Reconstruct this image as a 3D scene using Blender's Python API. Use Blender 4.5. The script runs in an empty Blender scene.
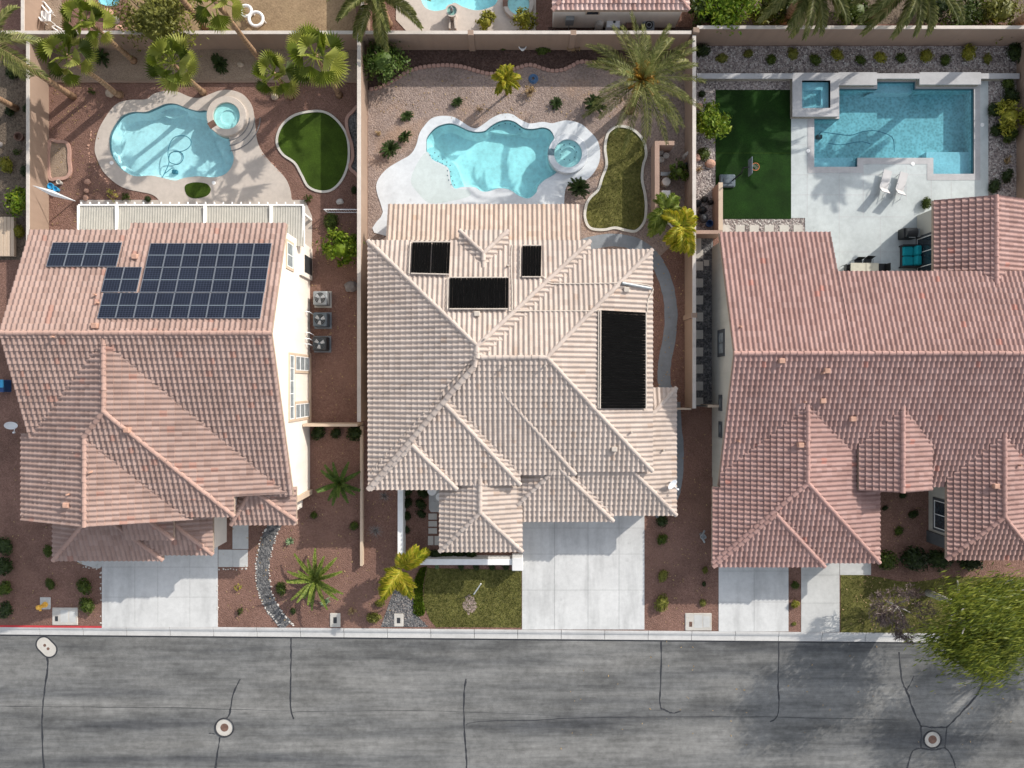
import bpy, bmesh, math, random
import numpy as np
from mathutils import Vector, Matrix, noise
from mathutils.geometry import tessellate_polygon
random.seed(7); np.random.seed(7)
scene = bpy.context.scene
C = scene.collection
H, F = 45.5, 683.0                                # camera height (m), focal length (px)
def W(px, py, z=0.0):                             # photo measurement -> metres at height z
    return ((px - 512) * (H - z) / F, (384 - py) * (H - z) / F)
def WP(pts, z=0.0): return [W(a, b, z) for a, b in pts]
R = math.radians

# ---------------------------------------------------------------- materials
class NT:
    def __init__(s, name):
        s.m = bpy.data.materials.new(name); s.m.use_nodes = True
        s.t = s.m.node_tree; s.n = s.t.nodes; s.l = s.t.links
        s.n.clear(); s.out = s.n.new('ShaderNodeOutputMaterial')
    def add(s, kind, **kw):
        n = s.n.new('ShaderNode' + kind)
        for k, v in kw.items(): setattr(n, k, v)
        return n
    def link(s, a, b): s.l.new(a, b)
    def val(s, sock, v):
        if hasattr(v, 'is_linked') or isinstance(v, bpy.types.NodeSocket): s.link(v, sock)
        else: sock.default_value = v
    def pos(s, scale=(1, 1, 1)):
        g = s.add('NewGeometry'); m = s.add('Mapping'); m.inputs['Scale'].default_value = scale
        s.link(g.outputs['Position'], m.inputs['Vector']); return m.outputs['Vector']
    def obj(s, scale=(1, 1, 1)):
        g = s.add('TexCoord'); m = s.add('Mapping'); m.inputs['Scale'].default_value = scale
        s.link(g.outputs['Object'], m.inputs['Vector']); return m.outputs['Vector']
    def noise(s, vec, scale, detail=3, rough=.55):
        n = s.add('TexNoise'); n.inputs['Scale'].default_value = scale
        n.inputs['Detail'].default_value = detail; n.inputs['Roughness'].default_value = rough
        s.link(vec, n.inputs['Vector']); return n.outputs['Fac']
    def voro(s, vec, scale, out='Color', feature='F1', rnd=1.0):
        n = s.add('TexVoronoi', feature=feature); n.inputs['Scale'].default_value = scale
        n.inputs['Randomness'].default_value = rnd
        s.link(vec, n.inputs['Vector']); return n.outputs[out]
    def ramp(s, fac, stops, interp='LINEAR'):
        r = s.add('ValToRGB'); e = r.color_ramp.elements; r.color_ramp.interpolation = interp
        while len(e) < len(stops): e.new(.5)
        for i, (p, c) in enumerate(stops):
            e[i].position = p; e[i].color = (c[0], c[1], c[2], 1) if hasattr(c, '__len__') else (c, c, c, 1)
        s.link(fac, r.inputs['Fac']); return r.outputs['Color']
    def mix(s, a, b, fac, mode='MIX'):
        n = s.add('Mix', data_type='RGBA', blend_type=mode)
        s.val(n.inputs[0], fac)
        for sock, v in ((n.inputs[6], a), (n.inputs[7], b)):
            if isinstance(v, tuple): sock.default_value = (v[0], v[1], v[2], 1)
            else: s.link(v, sock)
        return n.outputs[2]
    def math(s, op, a, b=0.0):
        n = s.add('Math', operation=op); s.val(n.inputs[0], a); s.val(n.inputs[1], b); return n.outputs[0]
    def sepx(s, col, ch=0):
        n = s.add('SeparateColor'); s.link(col, n.inputs[0]); return n.outputs[ch]
    def bump(s, h, strength=.4, dist=.02):
        b = s.add('Bump'); b.inputs['Strength'].default_value = strength; b.inputs['Distance'].default_value = dist
        s.link(h, b.inputs['Height']); return b.outputs['Normal']
    def principled(s, col, rough=.8, spec=.3, normal=None, metal=0.0):
        p = s.add('BsdfPrincipled')
        if isinstance(col, tuple): p.inputs['Base Color'].default_value = (*col, 1)
        else: s.link(col, p.inputs['Base Color'])
        s.val(p.inputs['Roughness'], rough); p.inputs['Specular IOR Level'].default_value = spec
        p.inputs['Metallic'].default_value = metal
        if normal: s.link(normal, p.inputs['Normal'])
        s.link(p.outputs[0], s.out.inputs[0]); return p

def sc(c, k): return tuple(min(1, x * k) for x in c)
def m_plain(name, col, rough=.6, spec=.4, metal=0.0, var=.12, scale=3.0):
    t = NT(name); n = t.noise(t.obj(), scale, 4)
    t.principled(t.ramp(n, [(.3, sc(col, 1 - var)), (.7, sc(col, 1 + var))]), rough, spec, metal=metal); return t.m
def m_stucco(name, col):
    t = NT(name); p = t.pos()
    big = t.noise(p, .5, 5, .6); streak = t.noise(t.pos((1.2, 1.2, .12)), 2.0, 4)
    c = t.ramp(big, [(.3, sc(col, .9)), (.7, sc(col, 1.05))])
    c = t.mix(c, sc(col, .72), t.math('MULTIPLY', t.ramp(streak, [(.5, 0), (.8, 1)]), .45))
    t.principled(c, .9, .2, t.bump(t.noise(p, 40, 3), .3, .01)); return t.m
def m_gravel(name, cols, scale=16, big=.35, patch=None, size_b=.6, rocky=.7):
    t = NT(name); p = t.pos()
    r = t.sepx(t.voro(p, scale)); d = t.voro(p, scale, 'Distance')
    n = len(cols); c = t.ramp(r, [(i / (n - 1), cols[i]) for i in range(n)])
    r2 = t.sepx(t.voro(p, scale * 2.3)); c2 = t.ramp(r2, [(i / (n - 1), cols[i]) for i in range(n)])
    c = t.mix(c, c2, .4)
    b = t.noise(p, big, 6, .65)
    k = t.ramp(b, [(.28, .70), (.5, .98), (.72, 1.2)])
    c = t.mix(c, k, 1.0, 'MULTIPLY')
    if patch:
        c = t.mix(c, patch, t.math('MULTIPLY', t.ramp(t.noise(p, .22, 5, .6), [(.52, 0), (.68, 1)]), .6))
    hh = t.math('MULTIPLY', d, -1.0)
    t.principled(c, .95, .15, t.bump(hh, rocky, .05)); return t.m
def m_concrete(name, col, stain=.25, sx=1.0, sy=.18, grain=60):
    t = NT(name); p = t.pos()
    a = t.noise(p, .45, 6, .62); s = t.noise(t.pos((sx, sy, 1)), 1.3, 5, .6); g = t.noise(p, grain, 2)
    c = t.ramp(a, [(.28, sc(col, .86)), (.55, col), (.78, sc(col, 1.07))])
    c = t.mix(c, sc(col, .55), t.math('MULTIPLY', t.ramp(s, [(.48, 0), (.75, 1)]), stain))
    c = t.mix(c, t.ramp(g, [(.3, .9), (.7, 1.05)]), 1.0, 'MULTIPLY')
    c = t.mix(c, t.ramp(t.noise(p, 3.1, 5, .7), [(.35, .93), (.62, 1.03)]), 1.0, 'MULTIPLY')
    c = t.mix(c, sc(col, .42), t.math('MULTIPLY', t.ramp(t.voro(p, .9, 'Distance'), [(.04, 1), (.15, 0)]), t.ramp(t.noise(p, 2.3, 5, .7), [(.48, 0), (.68, .75)])))
    t.principled(c, .85, .25, t.bump(g, .15, .005)); return t.m
def m_asphalt():
    t = NT('asphalt'); p = t.pos()
    st = t.noise(t.pos((.05, .55, 1)), 1.0, 6, .6); st2 = t.noise(t.pos((.22, 2.6, 1)), 1.3, 6, .7)
    bl = t.noise(t.pos((.45, 1, 1)), .42, 7, .68); g = t.noise(p, 30, 3, .7); mid = t.noise(p, 2.6, 6, .75); fl = t.voro(p, 2.2, 'Distance')
    c = t.ramp(st, [(.34, (.078, .08, .083)), (.47, (.14, .14, .136)), (.60, (.195, .192, .182))])
    c = t.mix(c, t.ramp(st2, [(.36, .80), (.58, 1.06)]), 1.0, 'MULTIPLY')
    c = t.mix(c, t.ramp(bl, [(.34, .66), (.5, .98), (.64, 1.16)]), 1.0, 'MULTIPLY')
    c = t.mix(c, t.ramp(mid, [(.32, .80), (.62, 1.14)]), 1.0, 'MULTIPLY')
    c = t.mix(c, t.ramp(g, [(.3, .74), (.7, 1.24)]), 1.0, 'MULTIPLY')
    c = t.mix(c, (.30, .29, .27), t.math('MULTIPLY', t.ramp(fl, [(.03, 1), (.09, 0)]), t.ramp(mid, [(.55, 0), (.7, .7)])))
    t.principled(c, .88, .25, t.bump(g, .4, .01)); return t.m
def m_tile(name, cols, odd=None, amt=.06):
    t = NT(name); uv = t.add('UVMap'); uv.uv_map = 'tile'
    vf = t.add('VectorMath', operation='FLOOR'); t.link(uv.outputs[0], vf.inputs[0])
    wn = t.add('TexWhiteNoise', noise_dimensions='2D'); t.link(vf.outputs[0], wn.inputs[0])
    r = wn.outputs['Value']; n = len(cols)
    c = t.ramp(r, [(i / (n - 1), cols[i]) for i in range(n)])
    if odd:
        o = t.math('GREATER_THAN', t.sepx(wn.outputs['Color'], 1), 1 - amt); c = t.mix(c, odd, o)
    p = t.pos(); b = t.noise(p, .35, 6, .65)
    c = t.mix(c, t.ramp(b, [(.28, .84), (.55, 1.0), (.75, 1.08)]), 1.0, 'MULTIPLY')
    g = t.noise(p, 22, 4, .7); c = t.mix(c, t.ramp(g, [(.3, .86), (.7, 1.1)]), 1.0, 'MULTIPLY')
    # the same fine noise drives both tone and bump
    t.principled(c, .85, .2, t.bump(g, .25, .006)); return t.m
def m_leaf(name, cols, trans=.3, rough=.55):
    t = NT(name); g = t.add('NewGeometry'); n = len(cols)
    c = t.ramp(g.outputs['Random Per Island'], [(i / (n - 1), cols[i]) for i in range(n)])
    oi = t.add('ObjectInfo')
    c = t.mix(c, t.ramp(oi.outputs['Random'], [(0, .82), (1, 1.18)]), 1.0, 'MULTIPLY')
    p = t.principled(c, rough, .3)
    tr = t.add('BsdfTranslucent'); t.link(c, tr.inputs[0])
    mx = t.add('MixShader'); mx.inputs[0].default_value = trans
    t.link(p.outputs[0], mx.inputs[1]); t.link(tr.outputs[0], mx.inputs[2]); t.link(mx.outputs[0], t.out.inputs[0]); return t.m
def m_grass(name, cols, scale=9, mow=0):
    t = NT(name); p = t.pos(); a = t.noise(p, scale, 5, .75); b = t.noise(p, .7, 5, .6); f = t.noise(p, 70, 2)
    n = len(cols); c = t.ramp(a, [(.25 + .5 * i / (n - 1), cols[i]) for i in range(n)])
    c = t.mix(c, t.ramp(b, [(.3, .62), (.5, .95), (.68, 1.32)]), 1.0, 'MULTIPLY')
    c = t.mix(c, t.ramp(f, [(.3, .7), (.7, 1.25)]), 1.0, 'MULTIPLY')
    t.principled(c, .9, .15, t.bump(f, .6, .03)); return t.m
def m_water(name, tint, refl=1.0):
    t = NT(name); p = t.pos()
    tr = t.add('BsdfTransparent'); tr.inputs[0].default_value = (*tint, 1)
    gl = t.add('BsdfGlossy'); gl.inputs['Roughness'].default_value = .06
    lw = t.add('LayerWeight'); lw.inputs[0].default_value = .5
    fr = t.math('ADD', t.math('MULTIPLY', t.math('POWER', lw.outputs['Facing'], 5.0), .8), .022)
    nb = t.bump(t.noise(p, 3.0, 3), .25, .05); t.link(nb, gl.inputs['Normal'])
    mx = t.add('MixShader'); t.link(fr, mx.inputs[0])
    t.link(tr.outputs[0], mx.inputs[1]); t.link(gl.outputs[0], mx.inputs[2]); t.link(mx.outputs[0], t.out.inputs[0]); return t.m
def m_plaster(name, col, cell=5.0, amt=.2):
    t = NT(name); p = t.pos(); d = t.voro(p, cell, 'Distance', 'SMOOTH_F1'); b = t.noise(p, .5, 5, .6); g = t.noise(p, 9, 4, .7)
    c = t.ramp(d, [(.1, sc(col, 1 - amt)), (.6, sc(col, 1 + amt * .5))])  # paler cell edges: caustic light net put into the plaster colour
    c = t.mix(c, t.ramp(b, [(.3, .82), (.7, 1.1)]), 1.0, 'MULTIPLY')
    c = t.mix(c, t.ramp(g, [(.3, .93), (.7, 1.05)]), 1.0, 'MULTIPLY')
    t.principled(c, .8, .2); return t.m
def m_solar():
    t = NT('solar_cells'); uv = t.add('UVMap'); uv.uv_map = 'tile'
    s = t.add('SeparateXYZ'); t.link(uv.outputs[0], s.inputs[0])
    def line(o, n, w):
        f = t.math('FRACT', t.math('MULTIPLY', o, float(n))); return t.math('LESS_THAN', f, w)
    l1 = t.math('MAXIMUM', line(s.outputs[0], 6, .10), line(s.outputs[1], 12, .10))
    mid = t.math('LESS_THAN', t.math('ABSOLUTE', t.math('SUBTRACT', s.outputs[1], .5)), .018)
    g = t.add('NewGeometry')
    base = t.ramp(t.noise(t.pos(), .8, 4), [(.3, (.006, .008, .016)), (.7, (.011, .015, .027))])
    c = t.mix(base, (.05, .06, .09), l1); c = t.mix(c, (.13, .155, .18), mid)
    t.principled(c, .3, .22); return t.m
def m_bark(name, a, b, sx=6, sz=22):
    t = NT(name); o = t.obj((1, 1, 3)); n = t.noise(o, sx, 5, .7); w = t.noise(t.obj((.4, .4, 4)), 3.0, 4, .6)
    c = t.mix(t.ramp(n, [(.3, a), (.7, b)]), t.ramp(w, [(.4, .6), (.6, 1.15)]), 1.0, 'MULTIPLY')
    t.principled(c, .95, .1, t.bump(w, .6, .03)); return t.m

M = {}
M['ground'] = m_gravel('red_gravel', [(.138, .077, .059), (.178, .101, .077), (.215, .123, .095), (.28, .168, .133)], 15, patch=(.24, .14, .105))
M['tan_gravel'] = m_gravel('tan_gravel', [(.22, .16, .115), (.31, .23, .17), (.40, .31, .23), (.27, .20, .15)], 18)
M['pink_gravel'] = m_gravel('pink_pebbles', [(.175, .13, .11), (.265, .20, .168), (.37, .29, .245), (.235, .185, .17)], 11, patch=(.38, .24, .15))
M['mulch'] = m_gravel('dark_mulch', [(.045, .028, .022), (.085, .052, .042), (.13, .085, .07)], 10)
M['river_rock'] = m_gravel('river_rock', [(.07, .06, .062), (.17, .14, .135), (.32, .27, .25), (.55, .50, .46), (.20, .15, .13)], 9, rocky=1.0)
M['dark_rock'] = m_gravel('dark_creek_stones', [(.045, .045, .047), (.09, .09, .092), (.15, .147, .145), (.26, .25, .24)], 9, rocky=1.0)
M['dirt'] = m_gravel('tan_dirt', [(.23, .16, .095), (.30, .21, .125), (.35, .25, .15)], 9, patch=(.40, .30, .17), rocky=.25)
M['drive'] = m_concrete('driveway_concrete', (.585, .585, .57), .62, .75, .14)
M['walk'] = m_concrete('walk_concrete', (.52, .52, .50), .2, 1, 1)
M['joint'] = m_plain('joint_filler', (.20, .20, .20), .9)
M['kerb'] = m_concrete('kerb_concrete', (.54, .53, .51), .3, .25, 1.0)
M['deck_cream'] = m_concrete('cream_pool_deck', (.55, .485, .425), .22, .6, .6)
M['deck_white'] = m_concrete('white_pool_deck', (.66, .69, .71), .2, .6, .6)
M['patio'] = m_concrete('grey_white_patio', (.50, .54, .535), .25, .5, .5)
M['coping'] = m_concrete('grey_coping', (.46, .455, .455), .25, .8, .8)
M['flag'] = m_concrete('blue_grey_flagstone', (.23, .25, .27), .4, .8, .8, 25)
M['paver'] = m_concrete('pale_paver', (.52, .49, .44), .25, .8, .8)
M['asphalt'] = m_asphalt()
M['seal'] = m_plain('crack_sealant', (.028, .029, .033), .6, .4, var=.4, scale=9)
M['red_paint'] = m_concrete('red_kerb_paint', (.50, .05, .055), .35, .8, .8)
M['wall_face'] = m_stucco('tan_block_wall', (.31, .222, .168))
M['wall_cap'] = m_concrete('pale_wall_cap', (.60, .54, .48), .35, .8, .8)
M['pink_wall'] = m_stucco('pinkish_stucco_wall', (.37, .255, .20))
M['cream'] = m_stucco('cream_stucco', (.80, .725, .64))
M['beige'] = m_stucco('beige_stucco', (.47, .455, .40))
M['white_stucco'] = m_stucco('white_stucco', (.66, .655, .64))
M['trim'] = m_stucco('tan_trim', (.55, .43, .32))
M['dark_trim'] = m_plain('slate_trim', (.07, .075, .08), .7)
M['white_paint'] = m_plain('white_paint', (.80, .80, .78), .5, var=.05)
M['tile_pink'] = m_tile('rose_roof_tile', [(.295, .20, .168), (.345, .24, .203), (.375, .266, .228), (.32, .217, .183)], (.35, .205, .165), .025)
M['tile_red'] = m_tile('red_clay_roof_tile', [(.295, .18, .157), (.34, .212, .187), (.375, .243, .216), (.315, .194, .168)], (.39, .19, .155), .006)
M['tile_cream'] = m_tile('cream_roof_tile', [(.445, .366, .312), (.488, .406, .35), (.515, .434, .377), (.465, .382, .326)], (.45, .35, .285), .02)
M['tile_peach'] = m_tile('peach_roof_tile', [(.485, .375, .30), (.53, .415, .34), (.56, .445, .365)], (.49, .36, .27), .03)
M['tile_rose'] = m_tile('pale_rose_roof_tile', [(.40, .24, .20), (.55, .38, .34), (.62, .45, .40)])
M['cap_pink'] = m_tile('rose_ridge_tile', [(.37, .24, .195), (.43, .285, .235), (.40, .26, .215)])
M['cap_red'] = m_tile('red_ridge_tile', [(.36, .215, .185), (.42, .26, .225), (.39, .235, .205)])
M['cap_cream'] = m_tile('cream_ridge_tile', [(.45, .375, .325), (.51, .435, .38), (.48, .40, .35)])
M['deckwood'] = m_plain('eave_board', (.36, .27, .21), .8)
M['deckwood_cream'] = m_plain('cream_eave_board', (.48, .42, .36), .8)
M['solar'] = m_solar()
M['frame'] = m_plain('dark_anodised_frame', (.21, .23, .26), .4, .4, .3, .05)
M['alu'] = m_plain('silver_frame', (.45, .47, .49), .35, .5, .6, .05)
M['black_mat'] = m_plain('black_heater_mat', (.003, .003, .003), .9, .05, var=.3)
M['glass'] = m_plain('window_glass', (.03, .04, .05), .06, .8, var=.3)
M['curtain'] = m_plain('curtained_glass', (.25, .28, .29), .12, .7, var=.25)
M['grey_metal'] = m_plain('grey_metal', (.27, .29, .30), .5, .5, .3)
M['dark_metal'] = m_plain('dark_metal', (.035, .037, .04), .5, .5, .2)
M['white_metal'] = m_plain('white_enamel', (.74, .76, .78), .35, .5, var=.04)
M['alum_roof'] = m_plain('ribbed_aluminium', (.41, .395, .35), .6, .3, .0, .06)
M['black'] = m_plain('black_plastic', (.012, .013, .014), .45, .4)
M['teal'] = m_plain('teal_cushion', (.01, .30, .36), .85, .2, var=.1)
M['navy'] = m_plain('blue_plastic', (.02, .07, .20), .45, .4)
M['skyblue'] = m_plain('sky_blue_plastic', (.05, .35, .62), .4, .4)
M['hose_blue'] = m_plain('blue_hose', (.07, .16, .30), .5, .4)
M['hose'] = m_plain('dark_hose', (.07, .20, .26), .5, .4)
M['canvas'] = m_plain('sand_table_top', (.46, .44, .36), .7)
M['lounger'] = m_plain('white_sling', (.50, .485, .475), .7, var=.04)
M['orange'] = m_plain('orange_rim', (.55, .16, .05), .5)
M['yellow_paint'] = m_plain('hydrant_yellow', (.72, .40, .06), .45, .4)
M['iron'] = m_plain('rusty_iron', (.17, .10, .075), .7, .3, .3, .3)
M['stone'] = m_plain('tan_boulder', (.42, .34, .26), .9, .2, var=.3)
M['stone_grey'] = m_plain('grey_boulder', (.20, .18, .17), .9, .2, var=.3)
M['stone_pink'] = m_plain('pink_boulder', (.45, .27, .20), .9, .2, var=.25)
M['stone_white'] = m_plain('pale_stone', (.50, .47, .43), .9, .2, var=.3)
M['slate'] = m_plain('slate_plastic', (.085, .11, .13), .5)
M['soil'] = m_gravel('dark_garden_soil', [(.07, .05, .038), (.13, .10, .075), (.20, .155, .115), (.10, .08, .06)], 9)
M['brick'] = m_concrete('pink_brick_edging', (.45, .28, .225), .3, .8, .8)
M['edging'] = m_concrete('pale_kerb_edging', (.58, .55, .49), .3, .8, .8)
M['turf'] = m_grass('artificial_turf', [(.006, .022, .003), (.010, .034, .004), (.016, .046, .006)], 12)
M['turf_light'] = m_grass('bright_turf', [(.026, .05, .005), (.042, .075, .008), (.058, .098, .012)], 12)
M['lawn'] = m_grass('winter_lawn', [(.052, .059, .013), (.098, .098, .025), (.15, .14, .044), (.20, .172, .06)], 5)
M['blade'] = m_leaf('grass_blades', [(.052, .064, .012), (.096, .102, .021), (.16, .15, .043), (.075, .085, .019)], .3)
M['groundcover'] = m_leaf('groundcover_leaf', [(.06, .12, .008), (.11, .18, .014), (.16, .22, .02)], .3)
M['pool_blue'] = m_plaster('pale_blue_plaster', (.80, .86, .86), 4.5, .08)
M['pool_aqua'] = m_plaster('white_plaster', (.82, .86, .86), 4.0, .10)
M['pool_caustic'] = m_plaster('caustic_plaster', (.50, .62, .63), 6.5, .28)  # strong cells: water caustics painted into the floor colour
M['pool_ledge'] = m_plaster('ledge_finish', (.70, .76, .78), 7, .1)
M['wet_beach'] = m_concrete('wet_white_plaster', (.56, .63, .62), .15, .6, .6)
M['water_a'] = m_water('clear_pool_water', (.70, .925, .955))
M['water_b'] = m_water('aqua_pool_water', (.60, .915, .935))
M['water_c'] = m_water('deep_pool_water', (.50, .77, .83))
M['water_spa'] = m_water('spa_water', (.66, .93, .93))
M['tile_line'] = m_plain('waterline_tile', (.10, .17, .20), .3, .5, var=.35, scale=12)
M['stack'] = m_gravel('stacked_stone', [(.22, .20, .17), (.33, .30, .25), (.42, .38, .31)], 9)
M['fan'] = m_leaf('fan_palm_leaf', [(.06, .09, .008), (.14, .18, .016), (.26, .30, .04), (.40, .41, .10)], .45)
M['date'] = m_leaf('date_palm_leaflet', [(.08, .10, .022), (.14, .16, .042), (.21, .22, .07), (.30, .29, .11)], .35)
M['date_dark'] = m_leaf('dark_palm_leaflet', [(.018, .045, .010), (.035, .075, .016), (.06, .11, .025), (.10, .15, .04)], .2)
M['date_fruit'] = m_leaf('orange_palm_stalks', [(.30, .14, .015), (.40, .21, .02), (.25, .13, .02)], .1)
M['yellow'] = m_leaf('yellow_palm_leaflet', [(.14, .18, .01), (.27, .28, .015), (.40, .35, .03), (.48, .38, .05)], .25)
M['agave'] = m_leaf('agave_leaf', [(.075, .12, .012), (.13, .185, .02), (.20, .25, .04), (.27, .29, .07)], .15)
M['agave_dark'] = m_leaf('dark_agave_leaf', [(.04, .08, .012), (.075, .125, .018), (.115, .165, .03)], .15)
M['agave_pale'] = m_leaf('pale_agave_leaf', [(.14, .22, .10), (.20, .28, .15), (.25, .32, .18)], .1)
M['sago'] = m_leaf('sago_leaflet', [(.015, .032, .006), (.035, .065, .012), (.065, .10, .022)], .15)
M['green'] = m_leaf('green_leaf', [(.028, .045, .005), (.055, .085, .009), (.095, .13, .016)], .25)
M['dark'] = m_leaf('dark_green_leaf', [(.012, .024, .005), (.024, .042, .008), (.042, .066, .013)], .2)
M['lime'] = m_leaf('lime_leaf', [(.07, .14, .006), (.13, .22, .010), (.21, .29, .018), (.28, .33, .03)], .3)
M['olive'] = m_leaf('olive_leaf', [(.085, .09, .014), (.15, .155, .024), (.23, .22, .042)], .25)
M['gold'] = m_leaf('golden_leaf', [(.13, .14, .012), (.22, .215, .02), (.32, .29, .04)], .25)
M['straw'] = m_leaf('dry_straw', [(.35, .24, .11), (.45, .32, .16), (.28, .18, .08)], .15)
M['twig_grey'] = m_leaf('grey_twigs', [(.22, .20, .19), (.32, .30, .28), (.16, .14, .13)], .05)
M['twig_brown'] = m_leaf('brown_twigs', [(.12, .082, .078), (.18, .13, .12), (.25, .19, .17)], .05)
M['shade'] = m_leaf('feathery_leaf', [(.038, .062, .005), (.085, .115, .008), (.155, .185, .013), (.24, .25, .03)], .3)
M['flower'] = m_leaf('yellow_flower', [(.55, .42, .03), (.45, .38, .10), (.10, .16, .02)], .2)
M['bark_palm'] = m_bark('palm_bark', (.22, .13, .075), (.42, .28, .18))
M['bark'] = m_bark('brown_bark', (.10, .07, .05), (.22, .16, .12))
M['bark_pale'] = m_bark('pale_bark', (.35, .33, .30), (.55, .52, .48))

# ---------------------------------------------------------------- mesh building
def rootloc(o):
    l = Vector((0, 0, 0))
    while o: l = l + o.location; o = o.parent
    return l
class MB:
    def __init__(s): s.v = []; s.f = []; s.uv = None
    def add(s, vs, fs):
        b = len(s.v); s.v += [tuple(x) for x in vs]; s.f += [tuple(b + i for i in f) for f in fs]; return s
    def box(s, x0, x1, y0, y1, z0, z1):
        return s.add([(x0, y0, z0), (x1, y0, z0), (x1, y1, z0), (x0, y1, z0), (x0, y0, z1), (x1, y0, z1), (x1, y1, z1), (x0, y1, z1)],
                     [(3, 2, 1, 0), (4, 5, 6, 7), (0, 1, 5, 4), (1, 2, 6, 5), (2, 3, 7, 6), (3, 0, 4, 7)])
    def bevbox(s, x0, x1, y0, y1, z0, z1, b):
        q = []
        for z, i in ((z0, 0), (z1 - b, 0), (z1, b)):
            q.append([(x0 + i + b, y0 + i), (x1 - i - b, y0 + i), (x1 - i, y0 + i + b), (x1 - i, y1 - i - b), (x1 - i - b, y1 - i), (x0 + i + b, y1 - i), (x0 + i, y1 - i - b), (x0 + i, y0 + i + b)])
        vs = [(p[0], p[1], z) for ring, z in zip(q, (z0, z1 - b, z1)) for p in ring]
        fs = [tuple(range(7, -1, -1)), tuple(range(16, 24))]
        for k in (0, 8):
            fs += [(k + i, k + (i + 1) % 8, k + 8 + (i + 1) % 8, k + 8 + i) for i in range(8)]
        return s.add(vs, fs)
    def tube(s, pts, rads, n=8, caps=True):
        pts = [Vector(p) for p in pts]
        if not hasattr(rads, '__len__'): rads = [rads] * len(pts)
        vs = []; fs = []
        for i, p in enumerate(pts):
            d = (pts[min(i + 1, len(pts) - 1)] - pts[max(i - 1, 0)]).normalized()
            a = Vector((0, 0, 1)) if abs(d.z) < .9 else Vector((1, 0, 0))
            u = d.cross(a).normalized(); w = d.cross(u)
            vs += [p + (u * math.cos(2 * math.pi * k / n) + w * math.sin(2 * math.pi * k / n)) * rads[i] for k in range(n)]
        for i in range(len(pts) - 1):
            fs += [(i * n + k, i * n + (k + 1) % n, (i + 1) * n + (k + 1) % n, (i + 1) * n + k) for k in range(n)]
        if caps: fs += [tuple(range(n - 1, -1, -1)), tuple(range((len(pts) - 1) * n, len(pts) * n))]
        return s.add(vs, fs)
    def cyl(s, x, y, z0, z1, r0, r1=None, n=20): return s.tube([(x, y, z0), (x, y, z1)], [r0, r0 if r1 is None else r1], n)
    def lathe(s, x, y, prof, n=24):
        vs = [(x + r * math.cos(2 * math.pi * k / n), y + r * math.sin(2 * math.pi * k / n), z) for r, z in prof for k in range(n)]
        fs = [(i * n + k, i * n + (k + 1) % n, (i + 1) * n + (k + 1) % n, (i + 1) * n + k) for i in range(len(prof) - 1) for k in range(n)]
        return s.add(vs, fs)
    def torus(s, x, y, z, R0, r, n=28, m=8, axis='z'):
        vs = []
        for i in range(n):
            a = 2 * math.pi * i / n
            for j in range(m):
                b = 2 * math.pi * j / m; q = R0 + r * math.cos(b); h = r * math.sin(b)
                if axis == 'z': vs.append((x + q * math.cos(a), y + q * math.sin(a), z + h))
                else: vs.append((x + h, y + q * math.cos(a), z + q * math.sin(a)))
        return s.add(vs, [(i * m + j, i * m + (j + 1) % m, ((i + 1) % n) * m + (j + 1) % m, ((i + 1) % n) * m + j) for i in range(n) for j in range(m)])
    def sheet(s, outer, z, holes=()):
        loops = [outer] + list(holes); vs = [(p[0], p[1], z) for l in loops for p in l]
        tr = tessellate_polygon([[Vector((p[0], p[1], 0)) for p in l] for l in loops])
        fs = []
        for a, b, c in tr:
            A, B, D = vs[a], vs[b], vs[c]
            cr = (B[0] - A[0]) * (D[1] - A[1]) - (B[1] - A[1]) * (D[0] - A[0])
            fs.append((a, b, c) if cr > 0 else (a, c, b))
        return s.add(vs, fs)
    def prism(s, outer, z0, z1, holes=(), bottom=False):
        s.sheet(outer, z1, holes)
        if bottom: s.sheet(outer, z0, holes)
        for l in [outer] + list(holes):
            n = len(l); vs = [(p[0], p[1], z0) for p in l] + [(p[0], p[1], z1) for p in l]
            s.add(vs, [(i, (i + 1) % n, n + (i + 1) % n, n + i) for i in range(n)])
        return s
    def strip(s, pts, w, z, jit=0):
        n = len(pts); vs = []
        for i, p in enumerate(pts):
            a = pts[max(0, i - 1)]; b = pts[min(n - 1, i + 1)]; d = Vector((b[0] - a[0], b[1] - a[1])).normalized()
            ww = (w[i] if hasattr(w, '__len__') else w) * .5 * (1 + random.uniform(-jit, jit))
            vs += [(p[0] - d.y * ww, p[1] + d.x * ww, z), (p[0] + d.y * ww, p[1] - d.x * ww, z)]
        return s.add(vs, [(2 * i + 1, 2 * i + 3, 2 * i + 2, 2 * i) for i in range(n - 1)])
    def band(s, pts, w, z0, z1, closed=False):               # raised edging along a line
        n = len(pts); idx = range(n); L = []; Rr = []
        for i, p in enumerate(pts):
            a = pts[(i - 1) % n] if closed else pts[max(0, i - 1)]; b = pts[(i + 1) % n] if closed else pts[min(n - 1, i + 1)]
            d = Vector((b[0] - a[0], b[1] - a[1])).normalized()
            L.append((p[0] - d.y * w / 2, p[1] + d.x * w / 2)); Rr.append((p[0] + d.y * w / 2, p[1] - d.x * w / 2))
        vs = [(x, y, z0) for x, y in L] + [(x, y, z1) for x, y in L] + [(x, y, z1) for x, y in Rr] + [(x, y, z0) for x, y in Rr]
        fs = []
        for i in (range(n) if closed else range(n - 1)):
            j = (i + 1) % n
            fs += [(i, j, n + j, n + i), (n + i, n + j, 2 * n + j, 2 * n + i), (2 * n + i, 2 * n + j, 3 * n + j, 3 * n + i)]
        if not closed: fs += [(0, n, 2 * n, 3 * n), (n - 1, 4 * n - 1, 3 * n - 1, 2 * n - 1)]
        return s.add(vs, fs)
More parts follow.
